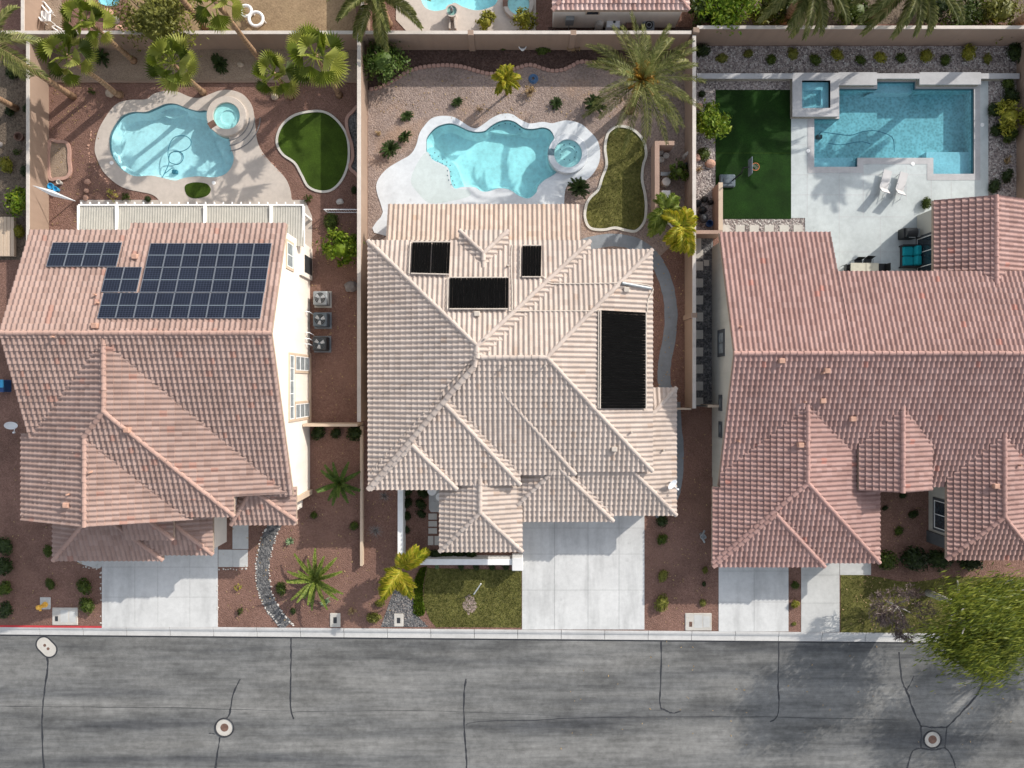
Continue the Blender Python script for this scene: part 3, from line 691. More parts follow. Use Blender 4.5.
def inpoly(pts, n):
    xs = [p[0] for p in pts]; ys = [p[1] for p in pts]; out = []
    while len(out) < n:
        x, y = random.uniform(min(xs), max(xs)), random.uniform(min(ys), max(ys)); ins = False
        for i in range(len(pts)):
            (a, c), (d, e2) = pts[i], pts[i - 1]
            if (c > y) != (e2 > y) and x < (d - a) * (y - c) / (e2 - c) + a: ins = not ins
        if ins: out.append((x, y))
    return out
lft = [(p[0] - .46, p[1]) for p in ck]; rgt = [(p[0] + .46, p[1]) for p in ck]
pebbles(along(lft, .2) + along(rgt, .2) + along(WP([(219, 569), (247, 569)]), .18) + along(WP([(101, 569), (101, 600)]), .24, .03) + along(WP([(101, 615), (101, 626)]), .2, .03) + along(WP([(80, 566), (100, 569)]), .2) + along(WP([(217.5, 585), (217.5, 622)]), .3, .03), 'edging_stones', M['stone_white'], .045, .075)
pebbles(along([(p[0] * 1.012 - .35 * 0, p[1]) for p in WP([(96, 130), (94, 145), (94, 160), (99, 168), (106, 176), (114, 184)])], .16, .06) + along(WP([(259, 148), (266, 158), (276, 168), (285, 177)]), .2, .06), 'edging_stones', M['stone_pink'], .04, .08)
pebbles(inpoly(WP([(394, 577), (405, 574), (411, 588), (414, 606), (428, 626), (381, 626), (388, 606)]), 160), 'creek_cobbles', M['stone_grey'], .035, .07)
pebbles(inpoly(WP([(697, 48), (1016, 48), (1016, 70), (697, 70)]), 420) + inpoly(WP([(697, 82), (714, 82), (714, 226), (697, 226)]), 200) + inpoly(WP([(990, 80), (1014, 80), (1014, 190), (990, 190)]), 120) + inpoly(WP([(718, 220), (804, 220), (804, 226), (718, 226)]), 90), 'rock_bed_cobbles', M['stone_white'], .03, .06)
def blades(polys, name, mat, hgt=.07, w=.03):
    b = MB()
    for pts, n in polys:
        for x, y in inpoly(pts, n):
            a = random.uniform(0, 6.28); dx, dy = math.cos(a) * w, math.sin(a) * w; l = random.uniform(-.06, .06), random.uniform(-.06, .06)
            b.add([(x - dx, y - dy, .01), (x + dx, y + dy, .01), (x + l[0], y + l[1], hgt * random.uniform(.6, 1.2))], [(0, 1, 2)])
    return stuff(name, b, mat)
blades([(L2, 5000), (L3, 7000), (L4, 7000)], 'lawn_grass', M['blade'])
blades([(GCV, 1800)], 'groundcover', M['groundcover'], .14, .05)

# ---------------------------------------------------------------- swimming pools
def pool(label, Wp, water, plaster, depth, slope, ledges=(), z_w=-.09):
    cx = sum(p[0] for p in Wp) / len(Wp); cy = sum(p[1] for p in Wp) / len(Wp)
    root = empty('swimming_pool', (cx, cy, 0), label, 'pool')
    b = MB(); rings = [(0, .03), (0, -.3), (slope * .35, -depth * .6), (slope, -depth)]; n = len(Wp)
    pr = [[(x, y, z) for x, y in offset(Wp, d)] for d, z in rings]
    b.add([v for r in pr for v in r], [(k * n + (i + 1) % n, k * n + i, (k + 1) * n + i, (k + 1) * n + (i + 1) % n) for k in range(len(rings) - 1) for i in range(n)])
    b.sheet(offset(Wp, slope), -depth); b.build('basin', plaster, root)
    for pts, z in ledges:
        lp = ccw(pts); MB().prism(lp, -depth, z).build('ledge', M['pool_ledge'] if plaster == M['pool_caustic'] else plaster, root)
    t = MB(); q = offset(Wp, .012); vs = [(x, y, z_w - .12) for x, y in q] + [(x, y, .0) for x, y in q]
    t.add(vs, [((i + 1) % n, i, n + i, n + (i + 1) % n) for i in range(n)]); t.build('waterline_tile', M['tile_line'], root)
    MB().sheet(Wp, z_w).build('water_surface', water, root)
    return root
p1 = pool('kidney shaped pool with cream deck, round spa and cleaner hose inside', W1, M['water_a'], M['pool_blue'], .8, .3,
     [(smooth_closed(WP([(213, 133), (229, 137), (232, 148), (235, 158), (231, 169), (225, 175), (222, 168), (222, 158), (216, 147)]), 4), -.45), (smooth_closed(WP([(156, 107), (166, 103), (176, 103), (186, 107), (177, 113), (165, 115)]), 4), -.5), (smooth_closed(WP([(122, 171), (129, 175), (137, 178), (136, 172), (128, 169)]), 4), -.5)])
p2 = pool('free form aqua pool with white deck and a shallow beach entry at its left', W2, M['water_b'], M['pool_aqua'], .8, .35,
     [(smooth_closed(WP([(488, 128), (498, 121), (507, 119), (515, 121), (525, 128), (513, 132), (500, 131)]), 4), -.4), (smooth_closed(WP([(559, 170), (553.4, 177), (545, 183), (540, 190), (536, 189), (540, 180), (550, 171)]), 4), -.4), (smooth_closed(WP([(426, 150), (433, 161), (441, 166), (448, 170), (450, 181), (454, 190), (464, 188), (461, 178), (457, 167), (449, 158), (441, 152), (434, 146)]), 4), -.22)])
p3 = pool('rectangular blue pool with grey coping, square raised spa and raised back wall', W3, M['water_c'], M['pool_caustic'], .95, .0,
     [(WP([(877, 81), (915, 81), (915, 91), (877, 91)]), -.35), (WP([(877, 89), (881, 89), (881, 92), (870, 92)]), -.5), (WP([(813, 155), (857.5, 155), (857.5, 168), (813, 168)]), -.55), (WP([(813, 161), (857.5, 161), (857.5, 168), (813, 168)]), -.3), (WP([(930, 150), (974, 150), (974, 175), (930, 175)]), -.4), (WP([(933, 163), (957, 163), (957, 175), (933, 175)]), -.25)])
pn = pool('aqua pool behind the back wall, cut off by the top edge', WN, M['water_b'], M['pool_aqua'], .8, .3)
pt = pool('teal pond among pale boulders at the top left edge', WT, M['water_c'], M['pool_blue'], .7, .2)
def spa(root, px, py, rw, ro, h, mat, notch):
    x, y = W(px, py, h); k = (H - h) / F; rw *= k; ro *= k
    MB().lathe(x, y, [(ro, -1.1), (ro, h - .04), (ro - .03, h), (rw + .02, h), (rw, h - .03), (rw, .05)], 40).build('spa_wall', mat, root)
    MB().sheet(circle(x, y, rw, 36), .05).add([], []).build('spa_floor', M['pool_aqua'], root)
    b = MB(); b.prism(circle(x, y, rw * .995, 36), .05, h - .2, [circle(x + .05, y - .05, rw * .58, 28)]); b.build('spa_bench', M['pool_aqua'], root)
    MB().sheet(circle(x, y, rw, 36), h - .07).build('spa_water', M['water_spa'], root)
    a = math.atan2(notch[1], notch[0]); c, s = math.cos(a), math.sin(a); m = (rw + ro) / 2; L = (ro - rw) / 2 + .02; q = []
    for du, dv in ((-L, -.22), (L, -.22), (L, .22), (-L, .22)): q.append((x + c * (m + du) - s * dv, y + s * (m + du) + c * dv))
    MB().prism(ccw(q), h - .03, h + .012).build('spillway', M['iron'] if mat == M['deck_cream'] else M['tile_line'], root)
    return x, y
spa(p1, 226.2, 115.6, 13.3, 20, .32, M['deck_cream'], (-1, -.62))
spa(p2, 568, 153.3, 13.9, 20, .38, M['deck_white'], (-1, .08))
spa(pn, 518.5, 3, 11, 15.5, .3, M['deck_cream'], (-1, 0))
b = MB()                                             # curved steps on the cream deck beside the spa
for r0 in (24, 29, 34.5):
    pts = []
    for k in range(14):
        a = R(-2 - k * 6.2); pts.append((226 + r0 * math.cos(a), 117 - r0 * math.sin(a)))
    b.band(WP(pts), .05, .03, .06)
b.build('deck_step', M['joint'], p1)
hp = smooth_open(WP([(163, 179), (167, 171), (170, 163), (169, 153), (172, 142), (178, 137), (187, 137), (192, 142), (190, 148), (183, 152), (173, 153), (170, 158), (171, 163), (179, 165), (184, 160), (183, 154), (176, 152), (170, 155)], -.3), 5)
cl = empty('pool_cleaner', (*W(175, 172, -.7), -.8), 'pool cleaner with looping dark hose lying in the kidney shaped pool', 'pool cleaner')
x, y = W(175, 172, -.7); MB().bevbox(x - .18, x + .18, y - .14, y + .14, -.79, -.57, .05).build('cleaner_head', M['hose'], cl)
MB().tube([(a, c, -.16) for a, c in hp], .028, 6).build('hose', M['hose'], cl)
MB().tube([(*hp[3], -.16), (*W(172, 168, -.4), -.4), (x, y, -.65)], .028, 6).build('hose', M['hose'], cl)
cl = empty('pool_cleaner', (*W(819, 137, -.85), -.95), 'pool cleaner with two wavy dark hose lines in the rectangular pool', 'pool cleaner')
x, y = W(819, 137, -.85); MB().bevbox(x - .2, x + .2, y - .14, y + .14, -.94, -.72, .05).build('cleaner_head', M['dark_metal'], cl)
MB().tube([(a, c, -.16) for a, c in smooth_open(WP([(821, 132), (835, 134), (850, 135.5), (862, 132), (875, 131), (888, 135), (893, 140), (894, 152)], -.2), 5)], .026, 6).build('hose', M['hose'], cl)
MB().tube([(*W(821, 132, -.2), -.16), (*W(819, 134, -.4), -.4), (x, y, -.78)], .026, 6).build('hose', M['hose'], cl)
MB().tube([(a, c, -.16) for a, c in smooth_open(WP([(828, 143.5), (840, 145), (852, 143), (862, 142), (870, 144)], -.2), 5)], .026, 6).build('hose', M['hose'], cl)
for px, py, lab in ((112, 163, 'on the cream deck left of the kidney pool'), (214, 183, 'on the cream deck below the kidney pool'), (808, 151, 'on the paving left of the rectangular pool'), (912.5, 164, 'on the coping near the loungers'), (982, 125, 'on the paving right of the rectangular pool')):
    x, y = W(px, py); b = MB(); b.cyl(x, y, .0, .055, .14, .125, 20); b.cyl(x, y, .055, .062, .05, .05, 10); single('skimmer_lid', b, M['white_paint'], (x, y, 0), 'round white skimmer lid ' + lab, 'lid', 'pool skimmer lids')
def markers(root, pts, z):                            # small dark tiles that mark the ledge edges
    b = MB()
    for x, y in pts: b.box(x - .035, x + .035, y - .035, y + .035, z, z + .012)
    b.build('marker_tiles', M['tile_line'], root)
def every(px, step): 
    q = WP(smooth_open(px, 5), .0); out = []; acc = 0
    for i in range(len(q) - 1):
        a, c = Vector(q[i]), Vector(q[i + 1]); acc += (c - a).length
        if acc > step: out.append(tuple(c)); acc = 0
    return out
markers(p2, every([(427, 151), (433, 158.5), (441, 163), (447, 167), (448, 178), (453, 188)], .28), .045)
markers(p2, every([(432, 149), (437, 155), (444, 160), (450, 165), (451, 176), (455, 186)], .28), -.085)
markers(p2, every([(490, 129), (497, 124), (507, 121), (515, 124), (522, 129)], .30), -.39)
markers(p2, every([(538, 189), (540, 183), (548, 178), (556, 172)], .30), -.39)
markers(p2, [(W(568, 153)[0] + .55 * math.cos(k * .7), W(568, 153)[1] + .55 * math.sin(k * .7)) for k in range(9)], .185)
# raised bond beam, with its square spa
rw_ = empty('raised_pool_wall', (*W(900, 77), 0), 'pale grey raised wall along the back of the rectangular pool with square spa', 'wall')
hb = .48
def bx(px0, py0, px1, py1, z): (a, d), (c, e2) = W(px0, py0, z), W(px1, py1, z); return a, c, e2, d
body = MB(); cap = MB()
for q in ((697, 73.3, 1019.5, 78.6), (838.5, 72.2, 877, 85), (919.5, 72.2, 981, 84.5)):
    a, c, e2, d = bx(*q, hb); body.box(a + .04, c - .04, e2 + .04, d - .04, -.1, hb - .07); cap.box(a, c, e2, d, hb - .068, hb + random.choice((0, .003)) + (.004 if q[0] > 800 else 0) + (.003 if q[0] > 900 else 0))
a, c, e2, d = bx(792.5, 72.8, 839, 116.5, hb); ia, ic, ie, id_ = bx(802, 80.5, 830.3, 108, hb)
so = [(a, e2), (c, e2), (c, d), (a, d)]; si = [(ia, ie), (ic, ie), (ic, id_), (ia, id_)]
body.prism(offset(so, .03), -.1, hb - .07, [si]); cap.prism(so, hb - .068, hb + .012, [si], True)
body.build('stone_face', M['stack'], rw_); cap.build('coping', M['coping'], rw_)
b = MB().sheet(si, .05); b.add([(p[0], p[1], .05) for p in si] + [(p[0], p[1], hb) for p in si], [((i + 1) % 4, i, 4 + i, 4 + (i + 1) % 4) for i in range(4)]); b.build('spa_basin', M['pool_caustic'], rw_)
MB().prism(si, .05, .22, [[(ia + .25, ie + .25), (ic - .5, ie + .25), (ic - .5, id_ - .5), (ia + .25, id_ - .5)]]).build('spa_bench', M['pool_ledge'], rw_)
MB().sheet(si, hb - .08).build('spa_water', M['water_c'], rw_)

# ---------------------------------------------------------------- block walls
def wall(label, x0, x1, y0, y1, h, mat='wall_face', cat='wall', cap=True, pil=(), name='block_wall', capw=.0, capm='wall_cap'):
    r = empty(name, ((x0 + x1) / 2, (y0 + y1) / 2, 0), label, cat)
    MB().box(x0, x1, y0, y1, -.2, h - .05).build('wall_body', M[mat], r)
    if cap: MB().box(x0 - capw - .004, x1 + capw + .004, y0 - capw - .004, y1 + capw + .004, h - .048, h).build('wall_cap', M[capm], r)
    for px, py in pil: MB().bevbox(px - .2, px + .2, py - .19, py + .15, -.2, h - .05 + .053, .02).build('pilaster', M[mat], r)
    return r
Yb = 22.25
wall('long tan block wall with white cap along the back of the left and middle yards', -32.6, 11.4, Yb, Yb + .2, 2.1, pil=[(-9.5, Yb + .1), (-.03 - 2.6, Yb + .1), (3.9, Yb + .1)])
wall('tan block wall with white cap behind the rectangular pool yard', 11.75, 45, 22.55, 22.75, 2.15, pil=[(11.7, 22.5)])
wall('tan block wall between the kidney pool yard and the far left yard', -31.05, -30.85, -1.0, Yb - .04, 1.85)
wall('block wall between the kidney pool yard and the free form pool yard', -9.85, -9.62, -2.4, Yb - .04, 2.05)
wall('tan block wall between the free form pool yard and the turf yard', 11.5, 11.72, -1.55, Yb - .04, 2.0, pil=[(11.6, 4.4)])
wall('tan block wall at the far right of the rectangular pool yard', 33.6, 33.85, 12.0, 22.5, 2.0)
wall('tan block wall between two yards behind the back wall at top left', -31.35, -31.15, Yb + .25, 38, 1.9)
wall('pale block wall beside the date palm behind the back wall', -9.65, -9.45, Yb + .25, 38, 1.9)
wall('tan block wall beside the rose tiled neighbour house at the top', 14.0, 14.25, 22.8, 38, 1.9)
wall('thin cream wall joining the left house to the middle side wall', -13.4, -9.9, -2.72, -2.56, 1.75, 'trim', capm='trim')
wall('low thin cream kerb wall running down the front gravel yard', -10.02, -9.86, -12.0, -2.78, .45, 'trim', capm='trim', name='low_wall')
cw = wall('white stucco courtyard wall beside and below the courtyard of the middle house', -7.42, -7.08, -11.35, -6.4, 1.15, 'white_stucco', capm='white_paint', name='courtyard_wall')
MB().box(-6.9, .0, -11.72, -11.40, -.2, 1.1).build('wall_body', M['white_stucco'], cw); MB().box(-6.95, .03, -11.75, -11.37, 1.1, 1.15).build('wall_cap', M['white_paint'], cw)
MB().bevbox(0, .72, -12.1, -11.25, -.2, 1.3, .03).build('pilaster', M['white_stucco'], cw)
pw = wall('low pink stucco wall boxing in the storage corner beside the back lawn', 9.25, 9.52, 10.95, 15.7, 1.35, 'pink_wall', capm='pink_wall', name='planter_wall', capw=.01)
MB().box(9.53, 10.5, 15.45, 15.72, -.2, 1.34).build('wall_body', M['pink_wall'], pw); MB().box(9.53, 10.2, 10.9, 11.15, -.2, 1.34).build('wall_body', M['pink_wall'], pw)
pw = wall('low tan wall enclosing black junk beside the turf lawn', 13.35, 13.6, 9.95, 13.0, 1.4, 'pink_wall', capm='trim', name='planter_wall', capw=.01)
MB().box(11.8, 13.6, 9.7, 9.93, -.2, 1.4).build('wall_body', M['pink_wall'], pw)
gt = empty('side_gate', (11.0, -1.6, 0), 'thin tan gate between the middle house and the side wall', 'gate')
MB().box(10.35, 11.45, -1.62, -1.57, .05, 1.7).build('gate_panel', M['trim'], gt); MB().box(10.3, 11.48, -1.65, -1.54, 1.7, 1.75).build('gate_rail', M['trim'], gt)
gt = empty('side_gate', (13.1, -1.4, 0), 'short pale gate stub beside the grey walled right house', 'gate')
MB().box(12.55, 13.3, -1.5, -1.34, 0, 1.75).build('gate_post', M['trim'], gt); MB().box(11.75, 12.55, -1.44, -1.4, .1, 1.6).build('gate_panel', M['dark_metal'], gt)
sp = Vector((*W(34, 186, 1.6), 0)); ep = Vector((*W(75, 201, 1.2), 0))
gt = empty('shade_sail', tuple((sp + ep) / 2), 'white triangular shade panel leaning out from the left wall', 'shade panel')
MB().add([(sp.x, sp.y, 1.75), (ep.x, ep.y, 1.15), (*W(52, 190, 1.5), 1.5), (sp.x, sp.y, 1.71), (ep.x, ep.y, 1.11), (*W(52, 196, 1.3), 1.3)], [(0, 1, 2), (0, 4, 1), (0, 3, 4), (3, 5, 4), (1, 4, 5, 2), (0, 2, 5, 3)]).build('panel', M['white_paint'], gt)
x, y = W(75, 201); MB().cyl(x, y, 0, 1.2, .04, .04, 8).build('post', M['white_metal'], gt)
gt = empty('wire_fence', (*W(340, 211), 0), 'white tube fence panel standing out from the middle side wall', 'fence')
(a, c), (d, e2) = W(324, 209.5, .9), W(361, 209.5, .9); q = MB().tube([(a, c, .9), (d, c, .9)], .035, 8); q.tube([(a, c, .9), (a, c, 0)], .035, 8); q.tube([(a, c, .15), (d, c, .15)], .03, 8); q.build('frame', M['white_metal'], gt)
q = MB()
for k in range(15): xx = a + (d - a) * (k + .5) / 15; q.tube([(xx, c, .15), (xx, c, .9)], .012, 5)
q.build('bars', M['white_metal'], gt)
# ---------------------------------------------------------------- houses
_blk = Roof.block
def _block(s, foot, planes, **kw):
    s.__dict__.setdefault('reg', []).append((foot, planes)); _blk(s, foot, planes, **kw)
Roof.block = _block
def _height(s, x, y):
    best = -9
    for (x0, x1, y0, y1), pl in s.reg:
        if x0 - .05 <= x <= x1 + .05 and y0 - .05 <= y <= y1 + .05:
            z = min({'L': e + q * (x - p), 'R': e + q * (p - x), 'F': e + q * (y - p), 'B': e + q * (p - y)}[k] for k, (p, e, q) in pl.items()); best = max(best, z)
    return best
Roof.height = _height
def onroof(rf, px, py, off=0.0):
    z = 4.0
    for _ in range(30):
        x, y = W(px, py, z); h = rf.height(x, y)
        if h < 0: h = 3.5
        z += (h + off - z) * .6
    x, y = W(px, py, z); return Vector((x, y, z))
def window_x(root, X, y0, y1, z0, z1, face, ny, nz, frame, glass, trim=None, name='window'):   # window in a wall facing +/-X
    s = 1 if face > 0 else -1; f = MB(); w = .05
    def bar(ya, yb, za, zb, d=.06): f.box(min(X, X + s * d), max(X, X + s * d), ya, yb, za, zb)
    bar(y0, y1, z0, z0 + w); bar(y0, y1, z1 - w, z1); bar(y0, y0 + w, z0 + w, z1 - w); bar(y1 - w, y1, z0 + w, z1 - w)
    for i in range(1, ny): yy = y0 + (y1 - y0) * i / ny; bar(yy - .025, yy + .025, z0 + w, z1 - w, .055)
    for i in range(1, nz): zz = z0 + (z1 - z0) * i / nz; bar(y0 + w, y1 - w, zz - .025, zz + .025, .05)
    o = f.build(name, frame, root)
    MB().box(min(X, X + s * .03), max(X, X + s * .03), y0 + .02, y1 - .02, z0 + .02, z1 - .02).build('pane', glass, o)
    if trim:
        t = MB(); q = .16; d = .05
        for ya, yb, za, zb in ((y0 - q, y1 + q, z0 - q, z0 - .004), (y0 - q, y1 + q, z1 + .004, z1 + q), (y0 - q, y0 - .004, z0, z1), (y1 + .004, y1 + q, z0, z1)): t.box(min(X - s * .02, X + s * d), max(X - s * .02, X + s * d), ya, yb, za, zb)
        t.build('window_trim', trim, o)
    return o
def garage_door(root, x0, x1, Y, z1, mat):
    b = MB(); n = 4
    for i in range(n): b.box(x0, x1, Y - .05, Y, .03 + i * (z1 - .03) / n + .01, .03 + (i + 1) * (z1 - .03) / n - .01)
    b.build('garage_door', mat, root)
def vent(root, rf, px, py, mat, kind='pipe'):
    p = onroof(rf, px, py, .05); b = MB()
    if kind == 'pipe': b.cyl(p.x, p.y, p.z - .1, p.z + .32, .055, .055, 10); b.cyl(p.x, p.y, p.z - .1, p.z + .05, .13, .07, 10)
    else: b.bevbox(p.x - .17, p.x + .17, p.y - .15, p.y + .15, p.z - .1, p.z + .22, .03)
    b.build('roof_vent', mat, root)
def dish(root, p, d, size, lab=None):
    d = Vector(d).normalized(); u = d.cross(Vector((0, 0, 1))).normalized(); w = u.cross(d); vs = [p]; N = 20
    for k, (r, h) in enumerate(((.5, .035), (1.0, .14))):
        vs += [p + (u * math.cos(2 * math.pi * i / N) * size + w * math.sin(2 * math.pi * i / N) * size * .9) * r + d * h * size for i in range(N)]
    fs = [(0, 1 + i, 1 + (i + 1) % N) for i in range(N)] + [(1 + i, 1 + N + i, 1 + N + (i + 1) % N, 1 + (i + 1) % N) for i in range(N)]
    o = MB().add(vs, fs).build('satellite_dish', M['white_metal'], root, label=lab)
    a = MB(); a.tube([p - w * size * .8 + d * .02, p - w * size * .9 + d * size * 1.0], .022, 6); q = p - w * size * .9 + d * size * 1.0; a.bevbox(q.x - .06, q.x + .06, q.y - .05, q.y + .05, q.z - .05, q.z + .06, .01)
    a.build('feed_arm', M['white_metal'], o)
    MB().tube([p, p - d * .15, p - d * .2 - Vector((0, 0, .5))], .03, 8).build('mast', M['grey_metal'], o)

# ---- left two storey house
h1 = empty('house', (-21, 0, 0), 'two storey house with rose tile roof and blue solar panels beside the kidney shaped pool', 'house')
q = .388; rf = Roof()
Fm = (2.8 - (8 - 4.2) / q, 4.2, q)
rf.block((-22.3, -13.2, -6.75, 9.39), {'F': Fm, 'B': (9.39, 8 - q * 6.59, q)})
rf.block((-28.1, -22.3, -3.6, 8.95), {'F': Fm, 'B': (8.95, 8 - q * 6.15, q)})
Lb = (-28.7, 5.44, q); zr = 7.85; Rb = (-13.2, zr - q * 9.3, q)
CL = [(-1, -1, 2.8 - .387 - 22.5 + .3), (1, -1, 2.8 - .387 + 22.5 + .3)]
rf.block((-28.7, -13.2, -6.6, 2.55), {'L': Lb, 'R': Rb, 'F': (-7.75, 5.44, q)}, clips=CL, skip=('FL',))
rf.block((-28.7, -16.3, -7.75, -6.6), {'L': Lb, 'R': Rb, 'F': (-7.75, 5.44, q)}, skip=('FL',))
rf.cap(Vector((-23.9, -2.95, 7.31)), Vector((-22.5, -1.54, 7.85)))
rf.block((-28.72, -18.75, -7.98, -2.9), {'L': (-28.72, 5.425, q), 'R': (-18.75, 5.425 + q * (4.82 - 5.15), q)})
rf.block((-28.57, -21.77, -10.98, -7.3), {'L': (-28.57, 2.9, q), 'R': (-21.77, 2.9, q), 'F': (-10.98, 2.9, q)})
rf.block((-25.5, -18.65, -10.62, -7.3), {'R': (-18.65, 2.91, q), 'F': (-10.62, 2.91, q)})
rf.block((-23.4, -20.5, -9.4, -7.3), {'R': (-20.5, 4.15, q), 'F': (-9.4, 4.15, q)})
rf.block((-17.2, -13.2, -8.6, -6.3), {'L': (-17.2, 3.6, .6), 'R': (-13.2, 3.7, .36), 'F': (-8.6, 3.6, .42)})
rf.build(h1, M['tile_pink'], M['cap_pink'], M['deckwood'])
b = MB(); prof = [(-7.3, -.1), (9.05, -.1), (9.05, 5.3), (2.8, 7.72), (-6.4, 4.05), (-6.41, 3.62), (-7.3, 3.62)]
def xprism(b, prof, x0, x1):
    n = len(prof); b.add([(x0, y, z) for y, z in prof] + [(x1, y, z) for y, z in prof], [(i, n + i, n + (i + 1) % n, (i + 1) % n) for i in range(n)] + [tuple(range(n)), tuple(range(2 * n - 1, n - 1, -1))])
xprism(b, prof, -21.9, -13.46); xprism(b, [(-3.2, -.1), (8.6, -.1), (8.6, 5.3), (2.8, 7.6), (-3.2, 5.3)], -27.75, -21.9)
b.box(-28.3, -16.7, -7.35, -1.0, -.1, 5.45); b.box(-28.2, -19.0, -10.5, -7.36, -.1, 2.88); b.box(-19.6, -18.95, -7.9, -7.36, -.1, 3.6); b.box(-16.9, -13.95, -8.2, -7.32, -.1, 3.55)
b.build('wall', M['cream'], h1)
window_x(h1, -13.45, 7.05, 8.5, 3.65, 4.75, 1, 2, 1, M['white_paint'], M['curtain'], M['trim'])
for y0, y1, ny, z0, z1, nz in ((.85, 1.75, 1, .35, 3.15, 3), (-2.15, -1.25, 1, .35, 3.15, 3)): window_x(h1, -13.45, y0, y1, z0, z1, 1, ny, nz, M['white_paint'], M['curtain'], M['trim'])
window_x(h1, -13.45, -2.15, 1.75, 3.45, 4.25, 1, 5, 1, M['white_paint'], M['curtain'], M['trim'])
MB().box(-13.5, -13.3, -7.34, -7.0, 0, 3.6).build('corner_trim', M['trim'], h1); MB().box(-13.48, -13.36, -2.55, 2.05, .0, .18).build('base_trim', M['trim'], h1)
n = MB(); n.box(-13.46, -13.30, 6.9, 9.0, 0, 2.35); n.build('wall_bump', M['cream'], h1); n = MB(); n.box(-13.305, -13.27, 7.2, 8.3, .15, 1.7); nn = n.build('utility_niche', M['dark_metal'], h1)
for k in range(4): yy = (4.7, 3.35, 2.95, 2.6)[k]; MB().tube([(-13.44, yy, 1.1), (-13.2, yy, 1.05), (-13.1, yy - .12, .35)], .03, 6).build('pipe', M['white_metal'], h1)
x = MB(); x.box(-18.94, -18.9, -8.4, -7.5, .2, 2.1)
garage_door(h1, -27.6, -22.4, -10.52, 2.3, M['trim'])
def zplane(y): return 8 - q * (y - 2.8)
nv = Vector((0, q, 1)).normalized()
def array(x0, n, ytop, rows, first):
    root = MB(); pans = []
    for rr in rows:
        for i in range(n):
            xa, xb = x0 + i * 1.0, x0 + (i + 1) * 1.0; ya, yb = ytop - (rr + 1) * 1.5, ytop - rr * 1.5
            c = [Vector((xa + .012, ya + .012, zplane(ya + .012))) + nv * .17, Vector((xb - .012, ya + .012, zplane(ya + .012))) + nv * .17, Vector((xb - .012, yb - .012, zplane(yb - .012))) + nv * .17, Vector((xa + .012, yb - .012, zplane(yb - .012))) + nv * .17]
            lo = [p - nv * .04 for p in c]; root.add(lo + c, [(0, 1, 5, 4), (1, 2, 6, 5), (2, 3, 7, 6), (3, 0, 4, 7)])
            ins = [c[0] + Vector((.022, .02, -.02 * q)), c[1] + Vector((-.022, .02, -.02 * q)), c[2] + Vector((-.022, -.02, .02 * q)), c[3] + Vector((.022, -.02, .02 * q))]
            root.add(c + ins, [(i, (i + 1) % 4, 4 + (i + 1) % 4, 4 + i) for i in range(4)])
            pans.append([p - nv * .003 for p in ins])
        ya, yb = ytop - (rr + 1) * 1.5, ytop - rr * 1.5
        for f in (.3, .7):
            ym = ya + (yb - ya) * f; root.tube([Vector((x0 + .03, ym, zplane(ym))) + nv * .10, Vector((x0 + n - .03, ym, zplane(ym))) + nv * .10], .025, 6)
    fr = root.build('solar_array', M['frame'], h1)
    for c in pans:
        m = MB(); m.add(c, [(0, 1, 2, 3)]); m.uv = [(0, 0), (1, 0), (1, 1), (0, 1)]; m.build('solar_panel', M['solar'], fr)
array(-26.5, 4, 8.12, [0], 0); array(-23.02, 2, 6.60, [0], 0); array(-20.85, 7, 8.07, [0, 1], 0); array(-22.87, 9, 5.06, [0], 0)
for px, py, k in ((136, 257, 'box'), (97, 295, 'pipe'), (99, 303, 'pipe'), (96, 326, 'box'), (128, 430, 'box'), (92, 472, 'pipe'), (67.5, 505, 'box'), (55, 337, 'pipe'), (70, 494, 'pipe')): vent(h1, rf, px, py, M['stone_pink'], k)
dish(h1, Vector((*W(11, 425, 2.2), 2.2)), (.3, -.75, .75), .38)
# patio cover behind the left house
pc = empty('patio_cover', (-20, 10.2, 0), 'white ribbed aluminium patio cover behind the rose tiled house', 'patio cover')
b = MB(); x0, x1 = W(80, 204, 2.7)[0], W(303, 204, 2.7)[0]; y1 = W(80, 206, 2.7)[1]; y0 = 8.6; k = 0; x = x0
zc = lambda y: 2.72 + (y1 - y) * .06
while x < x1 - .01:
    b.add([(x, y0, zc(y0)), (x + .09, y0, zc(y0)), (x + .12, y0, zc(y0) + .03), (x + .155, y0, zc(y0) + .03), (x, y1, zc(y1)), (x + .09, y1, zc(y1)), (x + .12, y1, zc(y1) + .03), (x + .155, y1, zc(y1) + .03)], [(0, 1, 5, 4), (1, 2, 6, 5), (2, 3, 7, 6)]); b.add([(x + .155, y0, zc(y0) + .03), (x + .16, y0, zc(y0)), (x + .16, y1, zc(y1)), (x + .155, y1, zc(y1) + .03)], [(0, 1, 2, 3)]); x += .16
b.build('cover_panel', M['alum_roof'], pc)
for px in (117.5, 205.5, 271.5): xx = W(px, 215, 2.75)[0]; MB().box(xx - .075, xx + .075, y0, y1, 2.76, 2.90).build('cover_beam', M['white_paint'], pc)
MB().box(x0 - .05, x1 + .05, y1, y1 + .09, 2.64, 2.80).build('fascia', M['white_paint'], pc)
for xx in (x0 - .1, x1): MB().box(xx, xx + .1, y0, y1, 2.62, 2.84).build('fascia', M['white_paint'], pc)
kk = 0; xx = x0 + .1
while xx < x1:
    MB().box(xx - .025, xx + .025, y1 + .091, y1 + .24, 2.68, 2.78).build('rafter_tail', M['white_paint'], pc); xx += .556
for xx in (x0 + .3, -20.2, x1 - .3): MB().bevbox(xx - .08, xx + .08, y1 - .3, y1 - .14, 0, 2.65, .01).build('post', M['white_paint'], pc)

